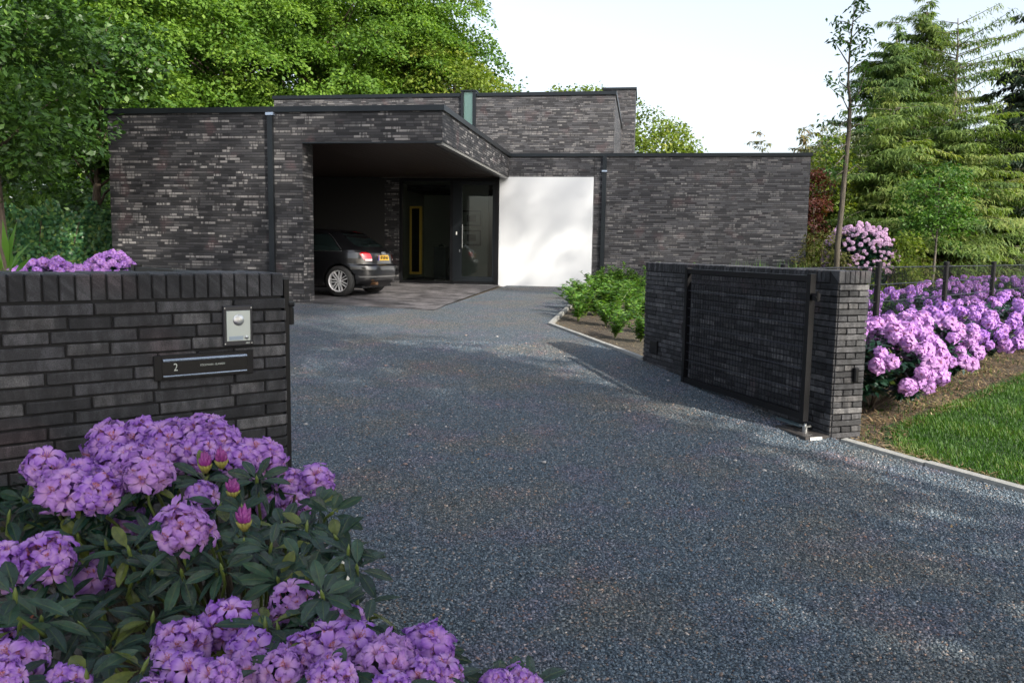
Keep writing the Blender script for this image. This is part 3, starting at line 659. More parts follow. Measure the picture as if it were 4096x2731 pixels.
# ------------------------------------------------------------------ mesh fence
PF = [(2.60, 7.86), (4.21, 9.5), (5.88, 11.2), (7.57, 13.0), (9.25, 14.8), (10.95, 16.6)]
fn = empty('mesh_fence', (0, 0, 0), 0, 'low black rod mesh fence on round posts behind the front rhododendrons', 'fence')
for i, (x, y) in enumerate(PF):
    if i == 0: continue
    b = MB(); b.lathe([(.034, G(y)-.1), (.034, 1.345), (.039, 1.345), (.039, 1.385), (.02, 1.39), (.0001, 1.39)], 16, Matrix.Translation((x, y, 0))); b.build('post', M['black_metal'], fn)
for (xa, ya), (xb, yb) in zip(PF[:-1], PF[1:]):
    b = MB(); n = 50; zb = G((ya+yb)/2)+.05
    for j in range(1, n):
        t_ = j/n; x = xa+(xb-xa)*t_; y = ya+(yb-ya)*t_; b.tube([(x, y, zb), (x, y, 1.335)], .003, 4, cap=False)
    z = 1.325
    while z > zb:
        b.tube([(xa, ya, z), (xb, yb, z)], .006, 5); z -= .2
    b.build('mesh_panel', M['fence_wire'] if 'fence_wire' in M else M.setdefault('fence_wire', simple('fence_wire', (.012, .014, .016), .35, .3)), fn)
# ------------------------------------------------------------------ the house
H = empty('modern_house', (HO[0], HO[1], 0), HA, 'flat roofed house of dark long bricks with a carport and white garage door', 'house')
def hp(name, mat, *boxes, parent=None):
    b = MB()
    for x in boxes: b.box(*x)
    return b.build(name, mat, parent or H)
ZT = 3.93; BL, BR_ = M['brick_left'], M['brick_right']
w1 = hp('wall', BL, (-3.96, 0, 0, .36, .1, ZT), (-.36, 0, .36, .49, .1, 3.38), (-3.96, -3.6, .36, 11.5, .1, ZT)); w1['label'] = 'left wing brick wall beside the carport'
w2 = hp('wall', BL, (0, 2.68, 0, .30, 3.385, ZT), (2.38, 2.68, .30, 7.45, 3.385, ZT)); w2['label'] = 'brick fascia of the carport roof'
hp('back_wall', M['interior_dark'], (-3.6, -.80, 7.45, 7.7, .1, 3.37))  # blackened to paint in the shade at the back of the carport
hp('shade_lining', M['interior_dark'], (-3.6, -3.57, .37, 7.45, .1, 3.39), (-3.57, -.37, .362, .39, .1, 3.39))  # near-black sheets over the brick, painting in the deep garage shade
hp('wall', BL, (-.80, -.385, 7.452, 7.75, .1, 3.37))
w3 = hp('wall', BR_, (4.985, 10.48, 7.45, 12.5, .1, ZT), (2.43, 4.985, 7.45, 7.8, 3.405, ZT), (2.43, 2.62, 7.8, 12.5, .1, ZT)); w3['label'] = 'right wing brick wall'
w4 = hp('wall', BR_, (-5.2, .80, 10, 16.9, 3.2, 5.99), (1.22, 5.38, 10, 16.9, 3.2, 5.99), (.80, 1.22, 10.9, 11.2, 3.2, 5.99)); w4['label'] = 'upper storey brick wall'
hp('tower', BR_, (4.66, 5.86, 17, 19.4, 3, 7.44))
hp('roof_slab', M['trim'], (-3.6, 2.38, .30, 12.4, 3.5, 3.84), (2.62, 10.4, 7.8, 12.4, 3.45, 3.85), (-5.1, 5.3, 10.1, 16.8, 5.6, 5.9))
hp('soffit', M['soffit'], *[(-.0+.0+i*.134, i*.134+.128, .302, 7.44, 3.392, 3.42) for i in range(0, 18)], (-3.6, -.004, .37, 7.44, 3.395, 3.42))
T_ = M['trim']
hp('roof_coping', T_, (-4.0, 2.72, -.04, .32, ZT, ZT+.1), (2.40, 2.72, .32, 7.47, ZT, ZT+.1), (-4.0, -3.6, .32, 11.5, ZT, ZT+.1))
hp('roof_coping', T_, (2.722, 10.52, 7.41, 7.75, ZT+.002, ZT+.085), (10.15, 10.52, 7.75, 12.5, ZT+.002, ZT+.085))
hp('roof_coping', T_, (-5.24, .76, 9.96, 10.3, 5.99, 6.09), (1.26, 5.42, 9.96, 10.3, 5.99, 6.09), (5.08, 5.42, 10.3, 16.9, 5.99, 6.09))
hp('roof_coping', T_, (4.62, 5.90, 16.96, 17.3, 7.44, 7.52), (5.6, 5.90, 17.3, 19.4, 7.44, 7.52))
hp('lintel_trim', T_, (0, 2.66, -.008, .05, 3.36, 3.385)); hp('canopy_trim', M['pale_trim'], (2.56, 2.665, .05, 7.40, 3.33, 3.384))
# slit window in the upper storey
sw = hp('window', T_, (.78, .86, 9.93, 10.25, 3.2, 6.13), (1.14, 1.24, 9.93, 10.25, 3.2, 6.13), (.76, 1.26, 9.91, 10.27, 6.13, 6.17))
hp('pane', M['slit_glass'], (.86, 1.14, 10.0, 10.012, 3.2, 6.13), parent=sw)
hp('sky_backing', simple('pale_sky_backing', (.75, .80, .76), .6), (.862, 1.138, 10.02, 10.03, 4.3, 6.12), parent=sw)  # added pale panel, coloured like bright sky showing through the slit
# downpipes
def downpipe(x0, x1, y, zt, zb, box=True):
    d = hp('downpipe', T_, (x0, x1, y-.075, y-.004, zb, zt))
    return d
downpipe(-.655, -.555, 0, 3.86, .35); hp('rainwater_outlet', M['blue_steel'], (-.68, -.53, -.085, -.004, 3.87, 3.92))
downpipe(5.20, 5.31, 7.45, ZT, .45); hp('pipe_bracket', M['blue_steel'], (5.185, 5.325, 7.36, 7.446, 3.53, 3.57))
hp('expansion_joint', M['mortar'], (4.972, 4.984, 7.444, 7.45, 3.41, ZT)); 
# white garage door panel
gd = hp('garage_door', M['white'], (2.435, 4.972, 7.43, 7.6, .40, 3.398))
hp('vent', simple('vent_grey', (.45, .45, .45), .5), (4.19, 4.33, 7.424, 7.431, .535, .57), parent=gd)
# glazed entrance
fr = hp('entrance_frame', M['black_metal'], (-.383, -.30, 7.46, 7.56, .3, 3.37), (-.30, 2.43, 7.46, 7.56, 3.29, 3.37), (1.06, 1.14, 7.46, 7.56, .5, 3.29), (2.33, 2.43, 7.40, 7.56, .3, 3.37), (-.30, 2.43, 7.46, 7.56, .3, .55))
fr2 = hp('front_door', M['trim'], (1.142, 1.40, 7.45, 7.52, .56, 3.28), (2.25, 2.328, 7.45, 7.52, .56, 3.28), (1.40, 2.25, 7.45, 7.52, 3.18, 3.28), (1.40, 2.25, 7.45, 7.52, .56, .70))
hp('pane', M['glass'], (-.30, 1.06, 7.50, 7.512, .55, 3.29), parent=fr)
hp('pane', M['glass'], (1.40, 2.25, 7.485, 7.495, .70, 3.18), parent=fr2)
b = MB(); b.tube([(1.425, 7.38, 1.48), (1.425, 7.38, 2.12)], .014, 10)
for z in (1.56, 2.04): b.tube([(1.425, 7.38, z), (1.37, 7.46, z)], .008, 8)
b.build('handle', M['steel'], fr2); hp('lock', M['white_plastic'], (1.235, 1.265, 7.44, 7.449, 1.83, 1.92), parent=fr2); hp('lock', M['steel'], (1.33, 1.355, 7.44, 7.449, 1.36, 1.43), parent=fr2)
hp('threshold', M['steel'], (1.2, 2.3, 7.36, 7.45, .455, .485))
# hall behind the glass
hp('hall', M['interior'], (-.9, 1.3, 12.0, 12.1, .4, 3.4), (1.3, 2.12, 12.0, 12.1, .4, 3.4), (-1.0, -.9, 7.76, 12.1, .4, 3.4), (.75, 1.15, 9.9, 12.0, .5, 3.3), (.80, 1.72, 9.61, 9.7, .5, 3.37))  # gap beside the back wall added to let daylight into the hall
hp('hall_floor', simple('hall_floor', (.10, .098, .095), .4), (-.9, 2.42, 7.57, 12.0, .40, .50)); hp('hall_ceiling', M['interior'], (-.9, 2.42, 7.57, 12.0, 3.38, 3.45))
hx, hy = hw(-.2, 8.5)
mr = empty('standing_mirror', (hx, hy, .5), HA+rad(-18), 'tall gold framed mirror leaning inside the glass entrance', 'mirror')
b = MB(); b.box(-.2, -.14, -.03, .03, .2, 2.15); b.box(.14, .2, -.03, .03, .2, 2.15); b.box(-.14, .14, -.03, .03, .2, .26); b.box(-.14, .14, -.03, .03, 2.09, 2.15); b.build('frame', M['gold'], mr)
b = MB(); b.box(-.139, .139, -.005, .01, .261, 2.089); b.build('mirror_glass', simple('dim_mirror', (.02, .02, .022), .1, .2), mr)
hx, hy = hw(.50, 8.7)
cb = empty('hall_cabinet', (hx, hy, .5), HA, 'slim dark pedestal cabinet inside the glass entrance', 'cabinet')
b = MB(); b.box(-.17, .17, -.15, .15, 0, .98); b.build('body', M['dark_wood'], cb); b = MB(); b.box(-.18, .18, -.16, .16, .981, 1.0); b.build('top', M['dark_wood'], cb)
sc_ = empty('sculpture', (hx, hy, 1.5), HA, 'small dark sculpture on the hall cabinet', 'ornament')
b = MB()
for (x, z, s) in ((-.04, .03, .035), (.02, .05, .045), (.07, .03, .03)): b.lathe([(.0001, -s), (s*.7, -s*.7), (s, 0), (s*.7, s*.7), (.0001, s)], 12, Matrix.Translation((x, 0, z)))
b.build('figure', M['black_metal'], sc_, smooth=True)
for (zz, lb) in ((1.78, 'lower framed picture on the hall wall behind the door'), (2.36, 'upper framed picture on the hall wall behind the door')):
    hx, hy = hw(1.22, 9.60); pc = empty('framed_picture', (hx, hy, zz), HA, lb, 'picture', 'pictures in the hall')
    b = MB(); b.box(-.30, .30, -.03, 0, -.23, .23); b.build('frame', M['black_metal'], pc)
    b = MB(); b.box(-.26, .26, -.034, -.031, -.19, .19); b.build('mount', simple('mount', (.25, .25, .24), .6), pc)
    b = MB(); b.box(-.14, .14, -.037, -.035, -.10, .10); b.build('print', M['interior_dark'], pc)
# ------------------------------------------------------------------ the car in the carport (local x: 0 = rear bumper, + = forward; y: + = left side, z up)
def make_car():
    rl = np.array(at(1355, 1187, 17.32)[:2]); rq = np.array(at(1490, 1168, 18.85)[:2])
    side = (rl-rq)/np.linalg.norm(rl-rq); fwd = np.array([side[1], -side[0]])
    if fwd[0] > 0: fwd = -fwd
    ang = math.atan2(fwd[1], fwd[0])
    RX, TR, WR = .73, .745, .318                      # rear axle, half track, wheel radius
    lft = np.array([-fwd[1], fwd[0]])                 # left side of the car
    org = rl - fwd*RX - lft*(TR+.10)
    zc = G(17.5)+.012
    car = empty('parked_car', (org[0], org[1], zc), ang, 'black hatchback seen from behind, parked in the carport', 'car')
    paint = simple('car_paint', (.004, .004, .005), .3, .1, coat=1.)
    glassm = simple('car_glass', (.006, .010, .010), .05, 0, spec=.8)
    zs = np.array([.20, .26, .36, .46, .56, .64, .68, .80, .90, .97, 1.03, 1.14, 1.26, 1.35, 1.395, 1.42])
    xr = np.array([.20, .10, .035, .010, .0, .02, .09, .10, .13, .19, .27, .42, .60, .76, .98, 1.35])
    xf = np.array([4.00, 4.10, 4.17, 4.20, 4.20, 4.18, 4.14, 4.02, 3.75, 3.28, 3.05, 2.85, 2.62, 2.42, 2.25, 1.95])
    hw_ = np.array([.80, .85, .868, .875, .882, .884, .884, .882, .868, .840, .815, .765, .705, .650, .590, .42])
    def sec(z): return np.interp(z, zs, xr), np.interp(z, zs, xf), np.interp(z, zs, hw_)
    def P(z, q, off=0.):
        a, b, h = sec(z); xc = (a+b)/2; ax = (b-a)/2+off; h = h+off; n = 4.6 if z < 1. else 4.0
        c, s = math.cos(q), math.sin(q)
        return (xc-ax*math.copysign(abs(c)**(2/n), c), h*math.copysign(abs(s)**(2/n), s), z)
    NQ = 96; zz = sorted(set(list(zs)+list(np.linspace(.2, 1.42, 36))))
    V = [P(z, 2*math.pi*k/NQ) for z in zz for k in range(NQ)]
    F = [(i*NQ+k, (i+1)*NQ+k, (i+1)*NQ+(k+1) % NQ, i*NQ+(k+1) % NQ) for i in range(len(zz)-1) for k in range(NQ)]
    F += [tuple(range(NQ)), tuple((len(zz)-1)*NQ+k for k in range(NQ))[::-1]]
    me = bpy.data.meshes.new('body'); me.from_pydata(V, [], F)
    body = link('body', me, car, [paint, M['black_metal']])
    bm_ = bmesh.new(); bm_.from_mesh(me); bmesh.ops.recalc_face_normals(bm_, faces=bm_.faces); bm_.to_mesh(me); bm_.free()
    for axx in (RX, RX+2.578):                         # wheel arches cut out of the body
        for s in (-1, 1):
            b = MB(); b.lathe([(.0001, -.2), (.355, -.2), (.355, .2), (.0001, .2)], 40, Matrix.Translation((axx, s*.84, WR+.01)) @ Matrix.Rotation(math.pi/2, 4, 'X'))
            cut = b.build('cut', M['black_metal'])
            cm = bmesh.new(); cm.from_mesh(cut.data); bmesh.ops.remove_doubles(cm, verts=cm.verts, dist=.001); bmesh.ops.recalc_face_normals(cm, faces=cm.faces); cm.to_mesh(cut.data); cm.free()
            cut.parent = car
            md = body.modifiers.new('b', 'BOOLEAN'); md.operation = 'DIFFERENCE'; md.object = cut; md.solver = 'EXACT'
            bpy.context.view_layer.update()
            nm = bpy.data.meshes.new_from_object(body.evaluated_get(bpy.context.evaluated_depsgraph_get())); body.modifiers.clear(); body.data = nm
            bpy.data.objects.remove(cut)
    body.data.name = 'body'
    body.data.polygons.foreach_set('use_smooth', np.array([len(p.vertices) == 4 for p in body.data.polygons], bool))
    def patch(name, mat, rows, off, parent=car, n=12):
        """rows: list of (z, q0, q1) on the body surface"""
        V = []; F = []
        for (z, a, b_) in rows:
            for k in range(n+1): V.append(P(z, a+(b_-a)*k/n, off))
        for i in range(len(rows)-1):
            for k in range(n): F.append((i*(n+1)+k, i*(n+1)+k+1, (i+1)*(n+1)+k+1, (i+1)*(n+1)+k))
        m_ = bpy.data.meshes.new(name); m_.from_pydata(V, [], F); return link(name, m_, parent, mat, True)
    def qx(z, x, s=1):                                 # angle for a point at length x on side s
        a, b, h = sec(z); n = 4.6 if z < 1. else 4.0; c = ((a+b)/2-x)/((b-a)/2); q = math.acos(math.copysign(abs(c)**(n/2), c)); return q*s
    def qy(z, y):
        h = sec(z)[2]; n = 4.6 if z < 1. else 4.0; return math.asin(math.copysign(abs(y/h)**(n/2), y))
    def lerp_rows(pts, s=1, n=9):
        """pts: (z, x_rear, x_front) polyline"""
        zs_ = np.linspace(pts[0][0], pts[-1][0], n); A = [p[0] for p in pts]
        return [(z, qx(z, np.interp(z, A, [p[1] for p in pts]), s), qx(z, np.interp(z, A, [p[2] for p in pts]), s)) for z in zs_]
    for s in (1, -1):
        patch('side_window', glassm, lerp_rows([(.955, .70, 2.9), (1.0, .74, 2.85), (1.20, .93, 2.55), (1.30, 1.08, 2.4)], s), .004, n=30)
        fz = patch('window_trim', simple('bright_trim', (.5, .52, .5), .3, 1.) if s == 1 else bpy.data.materials['bright_trim'], [(z, qx(z, x, s), qx(z, x+.018, s)) for z, x in ((.945, .665), (1.0, .70), (1.10, .80), (1.20, .895), (1.28, .99), (1.315, 1.05))], .005, n=2)
        patch('window_trim', bpy.data.materials['bright_trim'], [(.940, qx(.94, .665, s), qx(.94, 2.9, s)), (.952, qx(.952, .665, s), qx(.952, 2.9, s))], .005, n=20)
        patch('pillar', paint, [(.96, qx(.96, 1.62, s), qx(.96, 1.72, s)), (1.30, qx(1.3, 1.66, s), qx(1.3, 1.74, s))], .007, n=2)
        tl = patch('tail_light', simple('tail_red', (.50, .006, .012), .12, 0, coat=1.) if s == 1 else bpy.data.materials['tail_red'],
                   [(z, qy(z, y) if s > 0 else -qy(z, y), qx(z, x, s)) for z, y, x in ((.745, .50, .205), (.78, .50, .24), (.84, .50, .28), (.88, .505, .31), (.91, .53, .31), (.93, .60, .285))], .008, n=14)
        patch('lamp_strip', simple('lamp_clear', (.7, .68, .68), .2) if s == 1 else bpy.data.materials['lamp_clear'], [(z, qy(z, .50) if s > 0 else -qy(z, .50), qx(z, .215, s)) for z in (.75, .785)], .010, parent=tl, n=12)
    patch('rear_window', glassm, [(z, qy(z, -y), qy(z, y)) for z, y in ((1.045, .60), (1.08, .62), (1.2, .58), (1.31, .53))], .004, n=14)
    sp = patch('spoiler', paint, [(z, qy(z, -y), qy(z, y)) for z, y in ((1.335, .56), (1.37, .55), (1.395, .52))], .03, n=12)
    patch('brake_light', bpy.data.materials['tail_red'], [(1.345, qy(1.345, -.15), qy(1.345, .15)), (1.362, qy(1.362, -.15), qy(1.362, .15))], .036, parent=sp, n=4)
    patch('bumper_line', M['mortar'], [(.672, qx(.672, .42, -1), qx(.672, .42, 1)), (.682, qx(.682, .42, -1), qx(.682, .42, 1))], .004, n=40)
    patch('boot_line', M['mortar'], [(z, qy(z, .462), qy(z, .472)) for z in (.70, .8, .9, .97)], .004, n=1); patch('boot_line', M['mortar'], [(z, qy(z, -.472), qy(z, -.462)) for z in (.70, .8, .9, .97)], .004, n=1)
    patch('reflector_strip', simple('strip_grey', (.10, .10, .10), .4), [(.40, qy(.40, -.74), qy(.40, .74)), (.43, qy(.43, -.76), qy(.43, .76))], .008, n=16)
    patch('diffuser', M['black_metal'], [(z, qy(z, -.72), qy(z, .72)) for z in (.205, .26, .32)], .008, n=14)
    pl = patch('number_plate', simple('plate_yellow', (.62, .36, .03), .4), [(z, qy(z, -.26), qy(z, .26)) for z in (.755, .865)], .012, n=6)
    b = MB(); b.box(.078, .09, .235, .262, .755, .865); b.build('blue_band', simple('plate_blue', (.02, .05, .4), .4), pl)
    t = text('lettering', '69-XP-XS', .098, M['black_metal'], pl, (.0745, -.012, .811), rot=(math.pi/2, 0, -math.pi/2), sx=.92, bold=.003)
    em = MB()
    for k in range(4):
        Mx = Matrix.Translation((.098, (k-1.5)*.045, .905)) @ Matrix.Rotation(math.pi/2, 4, 'Y')
        em.tube([Mx @ Vector((.03*math.cos(q*math.pi/10), .03*math.sin(q*math.pi/10), 0)) for q in range(21)], .0055, 6)
    em.build('emblem', M['steel'], car)
    b = MB(); b.tube([(.03, .50, .27), (.16, .50, .27)], .032, 14); b.tube([(.03, .43, .27), (.16, .43, .27)], .032, 14); b.build('exhaust', simple('exhaust', (.45, .25, .13), .3, 1.), car, smooth=False)
    b = MB(); b.tube([(.40, -.1, 1.075), (.30, .32, 1.075)], .008, 6); b.build('wiper', M['black_metal'], car)
    b = MB(); b.tube([(1.25, 0, 1.41), (1.17, 0, 1.50)], .006, 6); b.build('aerial', M['black_metal'], car)
    b = MB(); b.tube([(2.62, .86, .98), (2.70, .95, 1.01)], .03, 8); b.box(2.62, 2.78, .93, 1.06, .97, 1.10); b.box(2.62, 2.78, -1.06, -.93, .97, 1.10); b.build('wing_mirror', paint, car)
    b = MB(); b.box(.25, 4.0, -.72, .72, .17, .22); b.build('underbody', M['black_metal'], car)
    tyre = simple('tyre', (.018, .018, .018), .75); rimm = simple('alloy', (.62, .62, .63), .35, .3); dark = M['mortar']
    for axx in (RX, RX+2.578):
        for s in (1, -1):
            wl = empty('wheel', (axx, s*.755, WR)); wl.parent = car; wl.rotation_euler = (-s*math.pi/2, 0, 0)
            b = MB(); b.lathe([(.222, -.11), (.30, -.108), (.316, -.08), (.318, 0), (.316, .08), (.30, .108), (.222, .11)], 48)
            for q in range(3): b.lathe([(.3185, -.05+q*.05-.006), (.3185, -.05+q*.05+.006)], 48, m=1)
            b.build('tyre', [tyre, dark], wl, smooth=True)
            b = MB(); b.lathe([(.224, .11), (.228, .112), (.222, .104), (.210, .095), (.205, .02)], 48)
            b.lathe([(.205, .01), (.0001, .01)], 36, m=1)
            b.lathe([(.05, .06), (.052, .085), (.03, .095), (.0001, .096)], 24)
            for k in range(7):
                for e in (-1, 1):
                    q0 = k*2*math.pi/7; c_, s_ = math.cos(q0), math.sin(q0)
                    def sp2(r_, o_, z_): return (c_*r_-s_*o_, s_*r_+c_*o_, z_)
                    o0, o1 = e*.020, e*.034
                    VV = [sp2(.04, o0-.009, .088), sp2(.04, o0+.009, .088), sp2(.222, o1+.010, .104), sp2(.222, o1-.010, .104), sp2(.04, o0-.009, .05), sp2(.04, o0+.009, .05), sp2(.222, o1+.010, .06), sp2(.222, o1-.010, .06)]
                    b.add(VV, [(0, 1, 2, 3), (0, 4, 5, 1), (1, 5, 6, 2), (2, 6, 7, 3), (3, 7, 4, 0)])
            for k in range(5):
                q0 = k*2*math.pi/5+.3; b.lathe([(.007, .09), (.006, .1), (.0001, .1)], 8, Matrix.Translation((.033*math.cos(q0), .033*math.sin(q0), 0)), m=1)
            b.build('rim', [rimm, dark], wl)
    return car
make_car()
# ------------------------------------------------------------------ foliage tools
def unit(a): return a/np.maximum(np.linalg.norm(a, axis=-1, keepdims=True), 1e-9)
def leaves(P, D, Nn, L, W, tone, bend=.25, fold=.15):
    """P base points, D length direction, Nn leaf normal; each leaf = 2 quads (bent in the middle)"""
    n = len(P); D = unit(D); S = unit(np.cross(D, Nn)); Nn = np.cross(S, D)
    L = np.broadcast_to(np.asarray(L, float), (n,))[:, None]; W = np.broadcast_to(np.asarray(W, float), (n,))[:, None]
    mid = P+D*L*.5+Nn*L*bend*.25
    tip = P+D*L-Nn*L*bend*.35
    V = np.stack([P, mid-S*W*.5-Nn*W*fold, mid, mid+S*W*.5-Nn*W*fold, tip], 1).reshape(-1, 3)
    b = np.arange(n)[:, None]*5
    F = np.stack([b+np.array([0, 1, 2, 3])], 1).reshape(-1, 4)
    F = np.concatenate([b+np.array([0, 1, 2, 3]), b+np.array([1, 4, 3, 2])])
    return V, F, np.repeat(tone, 5, axis=0)
def rnd_unit(r, n):
    v = r.normal(size=(n, 3)); return unit(v)
def spray_crown(r, centres, radius, thick, nper, L, W, up=.7, outc=None, tone_sp=.25):
    """leaf sprays: flattened clumps of leaves round each centre"""
    n = len(centres); m = nper
    rr_ = np.broadcast_to(np.asarray(radius, float), (n,))
    q = r.uniform(0, 2*np.pi, (n, m)); rad_ = np.sqrt(r.random((n, m)))*rr_[:, None]
    off = np.stack([np.cos(q)*rad_, np.sin(q)*rad_, r.normal(0, thick, (n, m))-((rad_/rr_[:, None])**2)*rr_[:, None]*.28], 2)
    # tilt each spray outward
    if outc is not None:
        o = unit(centres-outc); o[:, 2] *= .4
        tilt = o[:, None, :]*0 
        off[:, :, 2] -= (off[:, :, 0]*o[:, None, 0]+off[:, :, 1]*o[:, None, 1])*.45
    P = (centres[:, None, :]+off).reshape(-1, 3)
    D = unit(np.stack([np.cos(q), np.sin(q), r.normal(-.25, .4, (n, m))], 2).reshape(-1, 3)+r.normal(0, .45, (n*m, 3)))
    Nn = unit(np.array([0, 0, up])+r.normal(0, .45, (n*m, 3)))
    if outc is not None: Nn = unit(Nn+np.repeat(unit(centres-outc), m, 0)*.55)
    base = np.clip(r.normal(.45, tone_sp*.6, n), 0, 1)
    tone = np.clip(np.repeat(base, m)+r.normal(0, tone_sp, n*m)*.6, 0, 1)
    k = r.uniform(.7, 1.25, n*m)
    return leaves(P, D, Nn, L*k, W*k, tone)
def ellipsoid_pts(r, c, rx, ry, rz, n, shell=.65, lumps=5):
    d = rnd_unit(r, n); rad_ = (shell+(1-shell)*r.random(n)**.6)
    lp = rnd_unit(r, lumps); lump = 1+.22*np.max(d @ lp.T, axis=1)**3-.1
    return np.asarray(c)+d*np.array([rx, ry, rz])*(rad_*lump)[:, None]
def wood(name, mat, parent, base, top, r0, r1, r, limbs=None, bow=.3, sides=9):
    b = MB(); base = np.asarray(base, float); top = np.asarray(top, float); n = 9
    bx, by = r.normal(0, bow, 2)
    pts = [base+(top-base)*t+np.array([bx, by, 0])*math.sin(t*math.pi)*.5+np.array([r.normal(0, .02*bow), r.normal(0, .02*bow), 0]) for t in np.linspace(0, 1, n)]
    b.tube(pts, [r0*(1.25 if i == 0 else 1)+(r1-r0)*i/(n-1) for i in range(n)], sides)
    if limbs is not None:
        for c in limbs:
            t = np.clip((c[2]-base[2])/(top[2]-base[2])-.18, .12, .92); i = int(t*(n-1)); p = pts[i]+(pts[min(i+1, n-1)]-pts[i])*(t*(n-1)-i)
            L = np.linalg.norm(c-p); rb = (r0+(r1-r0)*t)*.45
            mids = [p, p+(c-p)*.35+np.array([0, 0, L*.06])+r.normal(0, L*.03, 3), p+(c-p)*.7+np.array([0, 0, L*.05])+r.normal(0, L*.04, 3), c]
            b.tube(mids, [rb, rb*.7, rb*.4, rb*.12], 5)
    return b.build(name, mat, parent, smooth=True)
def broad_tree(name, label, cat, x, y, blobs, mat, n, L, W, seed, spr=.55, nper=60, trunk=.2, group=None, bark='bark', ztop=None, limbs=22, shell=.65, up=.7, thick=.12, sides=9):
    """blobs: (dx, dy, z, rx, ry, rz) relative to the trunk foot"""
    r = np.random.default_rng(seed); g = G(y)
    t = empty(name, (x, y, g), 0, label, cat, group)
    vol = np.array([b[3]*b[4]+b[3]*b[5]+b[4]*b[5] for b in blobs]); cnt = np.maximum(4, (n*vol/vol.sum()).astype(int))
    cs = [ellipsoid_pts(r, b[:3], b[3], b[4], b[5], k, shell) for b, k in zip(blobs, cnt)]
    oc = np.concatenate([np.repeat(np.array([b[:3]]), k, 0) for b, k in zip(blobs, cnt)]); cs = np.concatenate(cs)
    k = cs[:, 2] > .15; cs = cs[k]; oc = oc[k]
    V, F, T = spray_crown(r, cs, spr*r.uniform(.6, 1.35, len(cs)), thick, nper, L, W, up, oc)
    np_mesh('crown', V, F, T, mat, t)
    zt = ztop or max(b[2]+b[5]*.6 for b in blobs)
    wood('trunk', M[bark], t, (0, 0, -.2), (blobs[0][0]*.6, blobs[0][1]*.6, zt), trunk, trunk*.22, r, cs[r.permutation(len(cs))[:limbs]], bow=trunk*1.5, sides=sides)
    return t
def conifer(label, x, y, h, rbase, seed, mat='spruce', z0=.4, whorls=40, per=6, droop=.35, dens=1., trunk=.2, sparse_top=0., lean=(0, 0), group='conifers behind the garden', hang=.28, nl=26, longer=None, leafL=.2, leafW=.035, power=.8, rfun=None, jit=.16, name='conifer_tree', bark='bark_grey'):
    r = np.random.default_rng(seed); g = G(y); t = empty(name, (x, y, g), 0, label, 'conifer', group)
    top = np.array([lean[0], lean[1], h]); b = MB()
    b.tube([top*k+np.array([r.normal(0, .03), r.normal(0, .03), 0]) for k in np.linspace(0, 1, 10)], [trunk*(1-k)+.015 for k in np.linspace(0, 1, 10)], 8)
    Ps = []; Ds = []; Ns = []; Ls = []; Tn = []
    for i in range(whorls):
        f = (i+r.uniform(-.3, .3))/whorls; f = min(max(f, 0), .985); z = z0+(h-z0)*f; c = top*(z/h)
        for k in range(per):
            if r.random() < sparse_top*f: continue
            q = r.uniform(0, 2*np.pi); Lb = (rfun(f, q) if rfun else rbase*(1-f)**power)*(r.uniform(.4, 1.2) if r.random() < .8 else r.uniform(1.1, 1.35))+.10; z = z+r.normal(0, .42); c = top*z/h
            if Lb < .15: continue
            d = np.array([math.cos(q), math.sin(q), 0]); m = 7
            dj = r.normal(.02, jit); pts = [c+d*Lb*s+np.array([0, 0, Lb*(.18*s+dj*s+.5*max(0, f-.6)*s-droop*s*s*(1-.7*f))]) for s in np.linspace(0, 1, m)]
            b.tube(pts, [max(.006, trunk*.16*(1-s)*(1-f*.6)+.005) for s in np.linspace(0, 1, m)], 4, cap=False)
            n = int(nl*Lb*dens)+4; s = r.random(n)**.75; idx = np.minimum((s*(m-1)).astype(int), m-2); fr = s*(m-1)-idx; A = np.array(pts)
            p = A[idx]*(1-fr[:, None])+A[idx+1]*fr[:, None]
            side = np.array([-d[1], d[0], 0]); sp = r.normal(0, 1, n)
            dd = d*r.uniform(.2, .9, n)[:, None]+side*(sp*.8)[:, None]+np.array([0, 0, -1])*r.uniform(.1, 1, n)[:, None]*hang*4
            wv = side*r.normal(0, .16*Lb+.03, n)[:, None]*(1-s*.5)[:, None]
            Ps.append(p+wv+r.normal(0, .02, (n, 3))); Ds.append(dd); Ns.append(np.array([0, 0, 1.])+d*.5+r.normal(0, .5, (n, 3))); Ls.append(r.uniform(.6, 1.4, n)); Tn.append(np.full(n, r.normal(0, .2)))
    P = np.concatenate(Ps); D = np.concatenate(Ds); Nn = np.concatenate(Ns); k = np.concatenate(Ls)
    tone = np.clip(r.normal(.48, .17, len(P))+np.concatenate(Tn), 0, 1)
    V, F, T = leaves(P, D, Nn, leafL*k, leafW*k, tone, .4, .2)
    b.build('trunk', M[bark], t, smooth=True); np_mesh('crown', V, F, T, M[mat], t); return t
